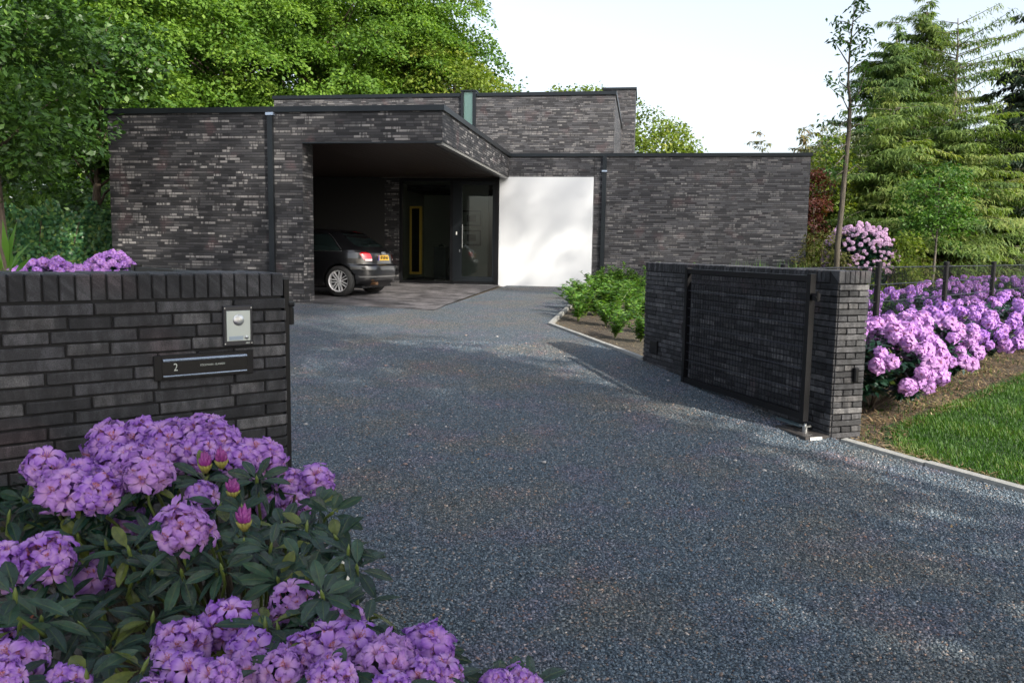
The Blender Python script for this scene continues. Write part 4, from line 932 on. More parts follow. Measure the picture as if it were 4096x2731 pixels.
# ------------------------------------------------------------------ rhododendrons
def floret(r, size, n_p=5, nr=6, nw=5):
    """open funnel flower, axis +z; tone = (along petal, upper petal flag, random)"""
    Vs = []; Fs = []; Ts = []; b = 0; K = r.random(); opn = r.uniform(.85, 1.12)
    for p in range(n_p):
        q = 2*math.pi*p/n_p+r.normal(0, .05); up = 1. if p == 0 else 0.; ph = r.uniform(0, 6); cl = r.normal(0, .16)
        for i in range(nr):
            t = i/(nr-1)
            rad_ = size*(.05+.10*t+.60*opn*max(0, t-.12)**1.05/.85)
            z = size*(.50*min(1, t*2.0)**.8-(.20+cl)*max(0, t-.5)**1.3*1.9)
            wdt = size*(.07+(.44 if nw > 3 else .5)*math.sin(min(1., max(0, t-.1)*1.1)*math.pi*.66)**1.1)*(1 if i < nr-1 else .5)
            for j in range(nw):
                e = (j/(nw-1)-.5)*2
                ruf = size*(.075*math.sin(e*6+ph+t*4)*t**2+.028*r.normal()*t) if nw > 3 else size*.03*r.normal()*t
                x = rad_+size*.03*r.normal()*(t > .9)-size*.05*abs(e)**2*t+(size*.035*(1-abs(e)) if i == nr-1 else 0)
                y = e*wdt*.5; zz = z+ruf+size*.07*abs(e)**2*(1-t)-size*.03*abs(e)*t
                Vs.append((x*math.cos(q)-y*math.sin(q), x*math.sin(q)+y*math.cos(q), zz)); Ts.append((t, up, K))
        for i in range(nr-1):
            for j in range(nw-1):
                a = b+i*nw+j; Fs.append((a, a+1, a+nw+1, a+nw))
        b += nr*nw
    # stamens
    for k in range(5):
        q = k*1.256+.4; d = np.array([math.cos(q)*.10+.05, math.sin(q)*.10, .58])*size; w_ = np.array([-math.sin(q), math.cos(q), 0])*size*.012
        Vs += [tuple(-w_), tuple(w_), tuple(d+w_), tuple(d-w_)]; Ts += [(.9, 0, 1)]*4; Fs.append((b, b+1, b+2, b+3)); b += 4
    return np.array(Vs), np.array(Fs), np.array(Ts)
def frame_to(d, r):
    d = d/np.linalg.norm(d); a = np.cross(d, [0, 0, 1.]); 
    if np.linalg.norm(a) < .1: a = np.cross(d, [1., 0, 0])
    a /= np.linalg.norm(a); b_ = np.cross(d, a)
    # upper petal points up
    return np.stack([-b_, a, d], 1) if True else None
def truss_arrays(seed, R=.07, nf=16, detail=5, closed=False):
    r = np.random.default_rng(seed); Vs = []; Fs = []; Ts = []; b = 0
    for i in range(nf):
        zc = 1-(i+.5)/nf*(1.38 if nf > 15 else 1.45); q = i*2.399963+r.normal(0, .2); s = math.sqrt(max(0, 1-zc*zc))
        d = np.array([s*math.cos(q), s*math.sin(q), zc+.12]); d /= np.linalg.norm(d); d = unit(d+r.normal(0, .13, 3))
        sz = R*(.74 if nf > 15 else .9)*r.uniform(.75, 1.18)
        V, F, T = floret(r, sz, 5, 6 if detail > 3 else detail+1, detail)
        Mx = frame_to(d, r)
        V = V @ Mx.T*r.uniform(.9, 1.08)+d*R*(r.uniform(.36, .74) if nf > 15 else r.uniform(.34, .46))
        Vs.append(V); Fs.append(F+b); Ts.append(T); b += len(V)
    return np.concatenate(Vs), np.concatenate(Fs), np.concatenate(Ts)
def truss_simple(seed, R=.07, nf=11):
    """light version for bushes some metres away: each floret five bent petals of two faces"""
    r = np.random.default_rng(seed); Vs = []; Fs = []; Ts = []; b = 0
    for i in range(nf):
        zc = 1-(i+.5)/nf*1.4; q = i*2.4+r.normal(0, .25); s = math.sqrt(max(0, 1-zc*zc)); d = unit(np.array([s*math.cos(q), s*math.sin(q), zc+.1])+r.normal(0, .1, 3))
        Mx = frame_to(d, r); sz = R*.75; K = r.random()
        for p in range(5):
            a = 2*math.pi*p/5; c, s_ = math.cos(a), math.sin(a); e = r.normal(0, .08)*sz
            loc = np.array([(.1, 0, 0), (.42, -.27, .36), (.42, .27, .36), (.78, -.2, .34+e), (.80, .2, .34-e)])*sz
            loc = np.stack([loc[:, 0]*c-loc[:, 1]*s_, loc[:, 0]*s_+loc[:, 1]*c, loc[:, 2]], 1)
            Vs.append(loc @ Mx.T+d*R*.4); Fs.append(np.array([(0, 1, 2, 2), (1, 3, 4, 2)])+b); Ts.append(np.array([(0, 0, K), (.5, 0, K), (.5, 0, K), (.9, 0, K), (.9, 0, K)])); b += 5
    F = np.concatenate(Fs); 
    return np.concatenate(Vs), F, np.concatenate(Ts)
def as_tris(F):
    a = F[:, [0, 1, 2]]; b = F[:, [0, 2, 3]]; b = b[b[:, 1] != b[:, 2]]; return np.concatenate([a, b])
TR = []; TR_M = []
for k in range(5):
    V, F, T = truss_arrays(100+k, .071, 19+k, 7); me = np_mesh('flower_head', V, F, T, M['petal'], None, True); TR_M.append(me.data); bpy.data.objects.remove(me)
TS = [truss_simple(200+k) for k in range(5)]
TS_M = []; TS_P = []
for k in range(5):
    V, F, T = truss_arrays(300+k, .07, 15, 3)
    for lst, mt in ((TS_M, 'petal'), (TS_P, 'petal_pink')):
        me = np_mesh('flower_head', V, F, T, M[mt], None, True); lst.append(me.data); bpy.data.objects.remove(me)
def rosette(r, p, ax, n=9, L=.12, W=.042, tone=None, droop=.25, nst=5):
    """whorl of long oval leaves; returns arrays"""
    ax = ax/np.linalg.norm(ax); a = np.cross(ax, [.3, .2, 1.]); a /= np.linalg.norm(a); b_ = np.cross(ax, a); Vs = []; Fs = []; Ts = []; bb = 0
    for k in range(n):
        q = k*2.4+r.normal(0, .2); el = r.uniform(-.25, .55); d = (a*math.cos(q)+b_*math.sin(q))*math.cos(el)+ax*math.sin(el); d /= np.linalg.norm(d)
        s = np.cross(d, ax); s /= np.linalg.norm(s); nn = np.cross(s, d); l = L*r.uniform(.7, 1.15); w_ = W*r.uniform(.8, 1.15); t0 = r.random()*.55 if r.random() < .93 else .95
        tw = r.normal(0, .3); s, nn = s*math.cos(tw)+nn*math.sin(tw), nn*math.cos(tw)-s*math.sin(tw)
        st = [0, .12, .3, .5, .72, .9, 1]; wd = [.04, .12, .72, 1, .92, .5, .03]; V = []
        for i, (u, ww) in enumerate(zip(st, wd)):
            c = p+d*l*(u+.1)+np.array([0, 0, -1])*l*droop*u*u*.9
            for j, e in enumerate((-1, 0, 1)):
                V.append(c+s*w_*.5*ww*e-nn*(0 if e else 0)+nn*w_*.13*abs(e)*ww*(1 if u > .1 else 0))
        Vs += V; m_ = len(st)
        for i in range(m_-1):
            for j in range(2): Fs.append((bb+i*3+j, bb+i*3+j+1, bb+i*3+3+j+1, bb+i*3+3+j))
        Ts += [(t0, abs(e), u) for u in st for e in (-1, 0, 1)]; bb += m_*3
    return np.array(Vs), np.array(Fs), np.array(Ts)
def merge(lst):
    Vs = []; Fs = []; Ts = []; b = 0
    for V, F, T in lst: Vs.append(V); Fs.append(F+b); Ts.append(T); b += len(V)
    return np.concatenate(Vs), np.concatenate(Fs), np.concatenate(Ts)
K_ = 4096/2352
def fg_bush(label, heads, extra, foot, seed, buds=(), nrand=0, region=None):
    """heads: (u, v, radius, depth) in the 2352 px wide photograph"""
    r = np.random.default_rng(seed); g = G(foot[1]); fx, fy = foot
    t = empty('rhododendron', (fx, fy, g), 0, label, 'rhododendron', 'flowering rhododendrons')
    O_ = np.array([fx, fy, g]); parts = []; st = MB(); camp = np.array([0, 0, CAMZ])
    for i, (u, v, ru, dp) in enumerate(heads):
        c = at(u*K_, v*K_, dp); R = ru*K_/FPX*dp*1.14
        tocam = unit(camp-c); ax = unit(np.array([0, 0, 1.])+tocam*r.uniform(.45, .95)+r.normal(0, .22, 3)+unit(c-O_-np.array([0, 0, .5]))*.25)
        o = link('flower_head', TR_M[i % 5], t); o.location = c-O_-ax*R*.25; sc = R/.071*.98; o.scale = (sc*r.uniform(.9, 1.08), sc*r.uniform(.9, 1.08), sc*r.uniform(.82, 1.05))
        o.rotation_euler = (Vector(ax).to_track_quat('Z', 'Y').to_matrix() @ Matrix.Rotation(r.uniform(0, 6), 3, 'Z')).to_euler()
        p = c-ax*R*.75-O_; parts.append(rosette(r, p, ax, 9, .100, .034, droop=.35))
        mid = p*np.array([.55, .55, .55])+np.array([r.normal(0, .04), r.normal(0, .04), -.06])
        st.tube([p+ax*R*.5, p-ax*.05, mid+(p-mid)*.55-np.array([0, 0, .02])], [.004, .0042, .0055], 6); st.tube([mid+(p-mid)*.55-np.array([0, 0, .02]), mid, mid*np.array([.3, .3, .25])], [.0055, .008, .013], 6, m=1)
    for i, (u, v, dp) in enumerate(extra):
        c = at(u*K_, v*K_, dp)-O_; ax = unit(np.array([0, 0, 1.])+unit(camp-O_-c)*.5+r.normal(0, .3, 3)); parts.append(rosette(r, c, ax, int(r.integers(7, 11)), .100, .033, droop=.2))
        # pointed bud in the middle of the whorl
        mid = c*np.array([.6, .6, .5])+np.array([r.normal(0, .04), r.normal(0, .04), -.04])
        st.tube([c+ax*.03, c+ax*.012, c-ax*.05, mid+(c-mid)*.6], [.0008, .0055, .0045, .005], 6); st.tube([mid+(c-mid)*.6, mid, mid*.3], [.005, .007, .012], 6, m=1)
    for i in range(nrand):
        u = r.uniform(*region[0]); v = r.uniform(*region[1]); dp = r.uniform(*region[2]); c = at(u*K_, v*K_, dp)-O_
        if c[2] < .1: continue
        ax = unit(np.array([0, 0, 1.])+r.normal(0, .45, 3)); parts.append(rosette(r, c, ax, int(r.integers(6, 10)), .098, .033, droop=.35))
        st.tube([c, c-ax*.06, c*np.array([.6, .6, .5]), c*.25], [.004, .0045, .006, .009], 5, m=1)
    V, F, T = merge(parts); np_mesh('leaves', V, F, T, M['near_leaf'], t, True)
    st.build('stems', [M['stem'], M['old_stem']], t, smooth=True)
    for (u, v, dp) in buds:
        c = at(u*K_, v*K_, dp)-O_; b = MB()
        for k in range(14):
            q = k*2.4; e = .04+k*.034; d = Vector((math.cos(q)*e, math.sin(q)*e, 1)).normalized(); a0 = Vector(c)+d*.008; a1 = Vector(c)+d*r.uniform(.05, .068)*(1-k*.02)
            b.tube([a0, a0+(a1-a0)*.3, a0+(a1-a0)*.65, a1], [.003, .0065, .0075, .0015], 7)
        for k in range(9):
            q = k*.7; d = Vector((math.cos(q), math.sin(q), .9)).normalized(); b.tube([Vector(c)-Vector((0, 0, .006)), Vector(c)+d*.014, Vector(c)+d*.028], [.006, .008, .001], 6, m=1)
        b.build('flower_bud', [M['bud'], M['bud_green']], t, smooth=True)
    return t
up_heads = [(101, 1074, 45, 2.45), (153, 1117, 50, 2.35), (224, 1126, 54, 2.35), (185, 1095, 44, 2.45), (257, 1018, 50, 2.7), (232, 1040, 42, 2.75), (300, 1062, 52, 2.45), (338, 1078, 56, 2.38), (331, 1006, 46, 2.75), (385, 1018, 50, 2.7), (416, 1000, 42, 2.8), (480, 985, 46, 2.75), (505, 1012, 48, 2.7),
            (455, 1036, 42, 2.6), (596, 1043, 50, 2.75), (572, 1058, 36, 2.7), (530, 1058, 40, 2.65), (400, 1050, 44, 2.6), (265, 1058, 42, 2.6), (667, 1111, 34, 2.75), (731, 1099, 38, 2.75), (679, 1163, 36, 2.6), (427, 1209, 58, 2.1), (460, 1142, 38, 2.45), (300, 1198, 38, 2.5), (108, 1283, 56, 2.1), (18, 1291, 54, 2.1), (205, 1318, 48, 2.3), (620, 1165, 30, 2.7)]
extra = [(60, 1150, 2.4), (140, 1190, 2.4), (180, 1235, 2.3), (245, 1255, 2.3), (150, 1385, 2.1), (235, 1400, 2.1), (300, 1345, 2.2), (350, 1310, 2.2), (95, 1425, 1.9), (262, 1462, 2.0), (350, 1425, 2.0), (400, 1385, 2.1), (45, 1440, 1.85), (190, 1440, 1.95), (503, 1167, 2.35), (559, 1175, 2.3), (621, 1262, 2.2), (704, 1215, 2.3), (775, 1240, 2.3), (820, 1308, 2.15), (741, 1370, 1.95), (600, 1310, 2.2), (418, 1316, 2.1), (298, 1270, 2.2), (35, 1372, 1.8), (88, 1210, 2.5), (590, 1105, 2.5), (760, 1180, 2.4), (650, 1215, 2.3), (560, 1250, 2.2), (510, 1310, 2.1), (690, 1290, 2.15), (770, 1300, 2.2), (640, 1335, 2.1), (470, 1105, 2.5), (360, 1130, 2.5), (730, 1160, 2.5), (480, 1240, 2.3), (250, 1190, 2.4), (20, 1190, 2.3), (350, 1240, 2.3), (800, 1270, 2.2), (710, 1330, 2.1)]
fg_bush('big lilac rhododendron growing against the left brick wall below the mailbox', up_heads, extra, (-.85, 2.65), 21, [(472, 1080, 2.42), (509, 1070, 2.42), (561, 1212, 2.1), (536, 1140, 2.35), (112, 1160, 2.4)], 44, ((-20, 700), (1120, 1330), (2.45, 3.0)))
wlp = at(68*K_, 1380*K_, 2.0); wl2 = at(62*K_, 1422*K_, 1.99)
rb = bpy.data.objects['rhododendron']; V, F, T = leaves(np.array([wlp-np.array(rb.location)]), np.array([wl2-wlp]), np.array([[0, -1., .2]]), .062, .03, np.array([.5]), .2, .3); np_mesh('withered_leaf', V, F, T, M['rust'], rb)
lo_heads = [(37, 1515, 56, 1.75), (-10, 1470, 40, 1.9), (5, 1560, 50, 1.6), (153, 1570, 48, 1.7), (414, 1478, 58, 1.85), (439, 1545, 56, 1.7), (534, 1425, 58, 1.95), (580, 1488, 62, 1.85), (572, 1540, 50, 1.75), (646, 1540, 54, 1.7), (675, 1383, 52, 2.05), (704, 1505, 50, 1.8), (754, 1495, 60, 1.8), (783, 1432, 52, 1.95), (760, 1560, 48, 1.6), (830, 1478, 52, 1.85), (868, 1530, 58, 1.7), (905, 1500, 50, 1.8), (985, 1492, 58, 1.85), (965, 1555, 48, 1.7), (1010, 1545, 46, 1.75), (900, 1575, 45, 1.6), (1195, 1558, 36, 1.9), (1140, 1570, 34, 1.85), (500, 1560, 48, 1.6), (395, 1530, 46, 1.75), (1225, 1570, 26, 1.9), (345, 1600, 44, 1.6)]
ext2 = [(780, 1395, 1.95), (330, 1535, 1.7), (610, 1440, 1.9), (840, 1440, 1.95), (250, 1500, 1.9), (640, 1450, 1.9), (200, 1560, 1.7), (720, 1450, 1.9), (820, 1395, 2.05)]
fg_bush('lilac rhododendron across the bottom of the view, nearest the camera', lo_heads, ext2, (-.35, 1.75), 22, (), 20, ((360, 820), (1440, 1600), (2.05, 2.4)))
# ground litter in the bed: dark leaves
def bush(label, x, y, rx, ry, h, nheads, seed, mesh=None, parts=True, head=1., leaf=.11, group='flowering rhododendrons', dens=1., zlow=.25, mats='petal', cov=None):
    r = np.random.default_rng(seed); g = G(y); t = empty('rhododendron', (x, y, g), 0, label, 'rhododendron', group)
    # lumpy outline
    lp = rnd_unit(r, 7); lp[:, 2] = np.abs(lp[:, 2])
    d = rnd_unit(r, nheads*5); d = d[d[:, 2] > -.35]
    d = d[(d @ np.array([0, -1, .6])) > -.55][:nheads*3]
    keep = []
    for i in range(len(d)):
        if all(np.linalg.norm(d[i]-d[j]) > 1.55/math.sqrt(nheads) for j in keep): keep.append(i)
        if len(keep) >= nheads: break
    d = d[keep]
    def surf(d): return np.array([rx, ry, h*.5])*d*(1+.2*np.max(d @ lp.T, axis=1)**4-.08)[:, None]*r.uniform(.93, 1.05, len(d))[:, None]+np.array([0, 0, h*.5])
    p = surf(d); p = p[p[:, 2] > zlow*h*.5]; d = unit(p-np.array([0, 0, h*.35]))
    if mats == 'petal_pale':
        kp = (np.sin(p[:, 0]*9+p[:, 2]*4)+np.sin(p[:, 2]*8+2)+np.sin(p[:, 1]*9+1)+r.normal(0, .6, len(p))) > -.75
        p = p[kp]; d = d[kp]; p = p*(1+r.normal(0, .035, len(p)))[:, None]
    mm = mesh or (TS_M if mats == 'petal' else TS_P); lst = []
    for i in range(len(p)):
        ax = unit(d[i]+np.array([0, 0, .5])+r.normal(0, .15, 3)); q = (Vector(ax).to_track_quat('Z', 'Y').to_matrix() @ Matrix.Rotation(r.uniform(0, 6), 3, 'Z')); sc = head*r.uniform(.75, 1.25)
        if parts:
            o = link('flower_head', mm[i % 5], t); o.location = p[i]; o.scale = (sc,)*3; o.rotation_euler = q.to_euler()
        else:
            V, F, T = TS[i % 5]; lst.append((V @ np.array(q).T*sc+p[i], F, T))
    if not parts and lst:
        V, F, T = merge(lst); np_mesh('flower_heads', V, as_tris(F), T, M[mats], t)
    # leaves
    n = int(nheads*3.2*dens); e = rnd_unit(r, n); e = e[e[:, 2] > -.75]; c = surf(e)*np.array([.93, .93, .93])*(r.uniform(.72, 1, len(e))[:, None])+np.array([0, 0, .03]); c = c[c[:, 2] > .08]
    m = 8; q = r.uniform(0, 6.28, (len(c), m)); D = np.stack([np.cos(q), np.sin(q), r.normal(-.05, .35, (len(c), m))], 2).reshape(-1, 3)
    P = np.repeat(c, m, 0); V, F, T = leaves(P, D, np.array([0, 0, 1.])+r.normal(0, .35, (len(P), 3))+unit(P-np.array([0, 0, h*.4]))*.5, leaf*r.uniform(.7, 1.2, len(P)), leaf*.36, np.where(r.random(len(P)) < .04, .97, r.random(len(P))*.6), .3, .12)
    np_mesh('leaves', V, F, T, M['rh_leaf'], t)
    b = MB()
    for k in range(7):
        q = c[r.integers(len(c))]; b.tube([(0, 0, -.05), q*.4+np.array([0, 0, -.05]), q], [.018, .012, .004], 5)
    b.build('stems', M['bark'], t); return t
# in front of the fence, from the right pillar outwards
def bx(u, v, Y): p = at(u*K_, v*K_, Y); return p
bush('pale pink lilac rhododendron beside the end of the right brick wall, nearest of its row', 3.45, 7.75, .62, .60, .74, 70, 31, mats="petal_pink", dens=1.9, head=1.05)
bush('lilac rhododendron in front of the first fence post, second from the right wall', 4.35, 8.75, .62, .5, .66, 50, 36, mats="petal_pink", dens=1.8)
bush('full purple rhododendron in front of the second fence post', 5.15, 9.85, .85, .62, .63, 66, 32, dens=1.2)
bush('purple rhododendron before the third fence post near the right edge', 6.75, 11.5, .95, .8, .57, 66, 33, dens=1.1)
bush('purple rhododendron at the right edge of the view in the front row', 8.3, 13.2, .95, .85, .57, 60, 34, dens=1.)
# behind the fence
bush('low dark purple rhododendron seen through the first fence panel', 4.6, 11.5, .75, .5, .42, 50, 41, parts=False)
bush('deep purple rhododendron mound seen through the second fence panel', 6.5, 13.7, .8, .7, .55, 60, 42, parts=False)
bush('tall purple rhododendron mound behind the third fence post', 8.2, 15.4, 1.0, .8, .55, 80, 43, parts=False)
bush('purple rhododendron far right behind the fence', 10.4, 17.3, 1.3, 1.0, .62, 100, 44, parts=False)
for i, (x, y, lb, nh) in enumerate([(10.6, 25.5, 'small lilac rhododendron on the back lawn by the slender tree', 60), (12.9, 26.2, 'wide lilac rhododendron in the middle of the back row', 80), (15.6, 26.6, 'lilac rhododendron between the second and third posts in the back row', 80), (18.6, 27.0, 'lilac rhododendron of the back row near the right edge', 80), (21.6, 27.6, 'last lilac rhododendron of the back row at the right edge', 70)]):
    bush(lb, x, y, 1.2, .7, .40, nh, 50+i, parts=False, head=1.15, leaf=.13)
p = bx(1975, 1000*.5742, 22); 
bush('large round pink rhododendron beside the slender tree near the house corner', 8.75, 21.0, .84, .75, 1.72, 420, 61, parts=False, mats='petal_pale', head=.85, dens=3.2, leaf=.15)
for i, (u, Y, w_, h_, lb) in enumerate([(20, 10.5, .4, .40, 'purple rhododendron at the left edge behind the wall'), (118, 12, .62, .58, 'broad purple rhododendron in front of the ivy hedge'), (250, 13.5, .45, .60, 'purple rhododendron tucked against the left house corner')]):
    p = at(u*K_, 600*K_, Y); bush(lb, p[0], p[1], w_, .5, h_+.33, 90, 71+i, head=.95, dens=1.)
# shoots of a large leaved plant at the left edge behind the wall
r_ = np.random.default_rng(5); p = at(15*K_, 640*K_, 4.4)
t = empty('lance_leaf_plant', (p[0], p[1], G(p[1])), 0, 'upright plant with long yellow green lance leaves at the left edge behind the wall', 'plant')
Pn = []; Dn = []; base = np.array([0, 0, p[2]-G(p[1])])
for (u, v, u2, v2) in [(20, 620, 5, 505), (22, 622, 62, 555), (15, 620, 34, 508), (18, 625, 45, 590), (10, 620, -20, 540), (25, 630, 24, 565), (30, 632, 68, 590), (5, 625, -10, 580)]:
    a = at(u*K_, v*K_, 4.4); b_ = at(u2*K_, v2*K_, 4.4+r_.normal(0, .08)); Pn.append(a-np.array([p[0], p[1], G(p[1])])); Dn.append(b_-a)
Pn = np.array(Pn); Dn = np.array(Dn)
V, F, T = leaves(Pn, Dn, np.array([0, -1., .4])+r_.normal(0, .3, (len(Pn), 3)), np.linalg.norm(Dn, axis=1), .034, r_.uniform(.3, 1, len(Pn)), .2, .2)
np_mesh('leaves', V, F, T, M['privet'], t)
b = MB()
for a in Pn: b.tube([(a[0]*.2, a[1]*.2, 0), a*.6+np.array([0, 0, .1]), a], [.014, .009, .005], 6)
b.build('stems', M['stem'], t)
# ------------------------------------------------------------------ young shrubs in the bed
def young_shrub_proto(seed, h=.42, wd=.26, name='young_shrub', label=None, loc=(0, 0, 0), stems=9):
    r = np.random.default_rng(seed); t = empty(name, loc, 0, label, 'shrub', 'young shrubs planted in the bed'); b = MB(); Ps = []; Ds = []
    for k in range(stems):
        q = r.uniform(0, 6.28); sp = r.uniform(.1, 1)*wd; hh = h*r.uniform(.6, 1.1); top = np.array([math.cos(q)*sp, math.sin(q)*sp, hh]); pts = [np.zeros(3), top*np.array([.4, .4, .5]), top]
        b.tube(pts, [.004, .003, .0015], 4, cap=False)
        n = 52; s = r.uniform(.15, 1., n); P = np.outer(s, top)*1.; P[:, :2] *= (s**.5)[:, None]; a = r.uniform(0, 6.28, n)
        Ps.append(P); Ds.append(np.stack([np.cos(a), np.sin(a), r.uniform(.1, .9, n)], 1))
    P = np.concatenate(Ps); D = np.concatenate(Ds)
    V, F, T = leaves(P, D, np.array([0, 0, 1.])+r.normal(0, .4, (len(P), 3)), r.uniform(.04, .075, len(P)), .024, r.random(len(P)), .3, .15)
    np_mesh('leaves', V, F, T, M['privet'], t); b.build('stems', M['stem'], t); return t
spots = []
for (zx, zy) in [(440, 640), (560, 560), (420, 480), (700, 560), (880, 720), (1050, 740), (870, 560), (1010, 560), (1210, 680), (1260, 500), (1410, 820), (1410, 600), (1400, 460), (1100, 420), (950, 420), (780, 420), (620, 420), (520, 330), (700, 300), (850, 280), (1000, 300), (1130, 300), (1400, 330), (1420, 220), (700, 190), (850, 170), (1000, 180), (1150, 180), (1300, 150), (1430, 120), (1020, 900), (1420, 960)]:
    sx, sy = 2200+zx*.2551, 1100+zy*.2551+8
    z = .25
    for i in range(40):
        d = _f+((sx-2048)/FPX)*_r-((sy+6-1365.5)/FPX)*_u; P_ = np.array([0, 0, CAMZ])+d*((z-CAMZ)/d[2]); z = .5*z+.5*G(P_[1])
    if P_[1] > 22: continue
    spots.append(P_)
ORD = ['nearest', 'second', 'third', 'fourth', 'fifth', 'sixth', 'seventh', 'eighth', 'ninth', 'tenth', 'eleventh', 'twelfth', 'thirteenth', 'fourteenth', 'fifteenth', 'sixteenth', 'seventeenth', 'eighteenth', 'nineteenth', 'twentieth', 'twenty-first', 'twenty-second', 'twenty-third', 'twenty-fourth', 'twenty-fifth', 'twenty-sixth']
shrub_label = [''] * len(spots); order = sorted(range(len(spots)), key=lambda i: spots[i][1]); kb = [i for i in order if spots[i][0]-1.0 < (spots[i][1]-9.7)*.13+.35]; wl_ = [i for i in order if i not in kb]
for j, i in enumerate(kb): shrub_label[i] = 'young green shrub on the kerb side of the bed, %s from the drive' % ORD[min(j, 25)]
for j, i in enumerate(wl_): shrub_label[i] = 'young green shrub on the wall side of the bed, %s from the drive' % ORD[min(j, 25)]
pr = [young_shrub_proto(91), young_shrub_proto(92, .5, .3), young_shrub_proto(93, .34, .2)]
for i, s in enumerate(spots):
    o = pr[i] if i < 3 else copy_tree(pr[i % 3]); o.location = (s[0], s[1], G(s[1])-.03); o.rotation_euler = (0, 0, i*1.7); k = 1.5 if s[1] > 13 else 1.2; o.scale = (k*1.2, k*1.2, k*.82)
    o['label'] = shrub_label[i]
# back of the bed in front of the right wing, hidden side included
for i in range(8):
    x, y = hw(5.6+i*.3, 6.0+(i % 3)*.45); o = copy_tree(pr[i % 3]); o.location = (x, y, G(y)-.03); o.rotation_euler = (0, 0, i*2.1); o.scale = (1.5,)*3
    o['label'] = 'taller dark green shrub at the foot of the right wing wall, %s from the downpipe' % ORD[i]
# spiky grasses showing over the wall
for i, u in enumerate((1700, 1745, 1800, 1838)):
    p = at(u*K_, 612*K_, 15.5); r = np.random.default_rng(300+i)
    t = empty('ornamental_grass', (p[0], p[1], G(p[1])), 0, ['green grass tuft above the right wall, leftmost of four', 'green grass tuft above the right wall, second from left', 'green grass tuft above the right wall, third from left', 'green grass tuft above the right wall near the house corner'][i], 'grass tuft', 'grass tufts before the right wing')
    n = 70; q = r.uniform(0, 6.28, n); D = np.stack([np.cos(q)*.28, np.sin(q)*.28, np.ones(n)], 1)
    V, F, T = leaves(r.normal(0, .05, (n, 3))*np.array([1, 1, 0]), D, np.stack([np.cos(q), np.sin(q), q*0], 1), r.uniform(.6, 1.0, n), .016, r.random(n), .5, .2); np_mesh('blades', V, F, T, M['privet'], t)
# ------------------------------------------------------------------ ivy fence left of the house
a0 = at(-40, 1060, 16.5); a1 = at(470, 1060, 18.5)
iv = empty('ivy_hedge', (a0[0], a0[1], G(17)), 0, 'ivy covered fence with bare stems left of the house', 'hedge')
r = np.random.default_rng(77); Lx = a1[:2]-a0[:2]; n = 15000; s = r.random(n); zt = 1.75+.14*np.sin(s*17)+.1*np.sin(s*41); z = zt*(r.random(n)**.75)
keep = ~((z < .85) & (np.sin(s*70+z*2)+.4*np.sin(s*31) > .35) & (r.random(n) < .85)); s, z, n = s[keep], z[keep], keep.sum()
P = np.stack([Lx[0]*s, Lx[1]*s+r.normal(0, .07, n)-.05, z], 1); D = np.stack([r.normal(0, .8, n), r.normal(-.3, .3, n), r.normal(-.7, .4, n)], 1)
V, F, T = leaves(P, D, np.array([0.2, -1., .5])+r.normal(0, .4, (n, 3)), r.uniform(.065, .115, n), .085, np.clip(r.normal(.45, .25, n), 0, 1), .2, .12)
np_mesh('ivy_leaves', V, F, T, M['ivy'], iv)
b = MB()
for k in range(26): s0 = r.random(); x = Lx[0]*s0; y = Lx[1]*s0; b.tube([(x, y, -.05), (x+r.normal(0, .05), y, .6), (x+r.normal(0, .1), y, 1.5)], [.018, .014, .008], 5)
b.build('stems', M['bark'], iv)
b = MB(); T_f = lambda q: (Lx[0]*q[0]-.0, Lx[1]*q[0]+.12+q[1], q[2])
b.box(0, 1, 0, .03, 0, 1.6, T=T_f); b.build('boards', M['interior_dark'], iv)
# ------------------------------------------------------------------ trees, left side
def tx(u, Y): return float(at(u*K_, 580*K_, Y)[0])
def tz(v, Y, u=1176): return float(at(u*K_, v*K_, Y)[2])
x = tx(60, 13.5)
broad_tree('broadleaf_tree', 'dark green broadleaf tree filling the left edge beside the house', 'tree', -8.6, 14.0, [(-.3, 0, 4.0, 2.2, 1.9, 2.1), (.4, -.2, 3.1, 1.3, 1.1, .8), (-1.2, -.3, 3.2, 1.4, 1.2, 1.0), (.1, .3, 5.4, 1.5, 1.5, 1.3), (-2.5, 0, 4.5, 1.8, 1.6, 2.4)], M['dark_leaf'], 520, .135, .062, 401, spr=.34, nper=46, trunk=.11, shell=.55, thick=.07)
broad_tree('broadleaf_tree', 'second broadleaf tree with lobed leaves close to the left house wall', 'tree', -9.4, 18.2, [(.4, .6, 3.9, 1.4, 1.2, 1.4), (.9, .6, 2.9, 1.0, .8, .6), (-.8, 0, 4.6, 1.8, 1.4, 1.7), (.6, .2, 5.2, 1.1, 1.1, .8)], M['dark_leaf'], 330, .15, .085, 402, spr=.36, nper=46, trunk=.12, shell=.55, thick=.07)
oaks = [(300, 27, 'oak', 9.5, 3.6, 'oak tree behind the left end of the house, partly hidden by the dark tree'),
        (520, 31, 'oak', 11.5, 4.6, 'tall oak above the left wing roof with trunk showing in a gap'),
        (760, 33, 'oak', 12.5, 4.8, 'tall bright green oak above the carport'),
        (925, 35, 'oak', 12.5, 3.7, 'tall oak rising at the right end of the wood'),
        (640, 40, 'oak', 16.5, 6.0, 'taller oak standing farther back in the wood'),
        (870, 44, 'oak', 15.5, 4.8, 'back oak whose top leaves the frame near the sky edge'),
        (240, 36, 'oak', 17, 6.0, 'back oak above the left edge trees')]
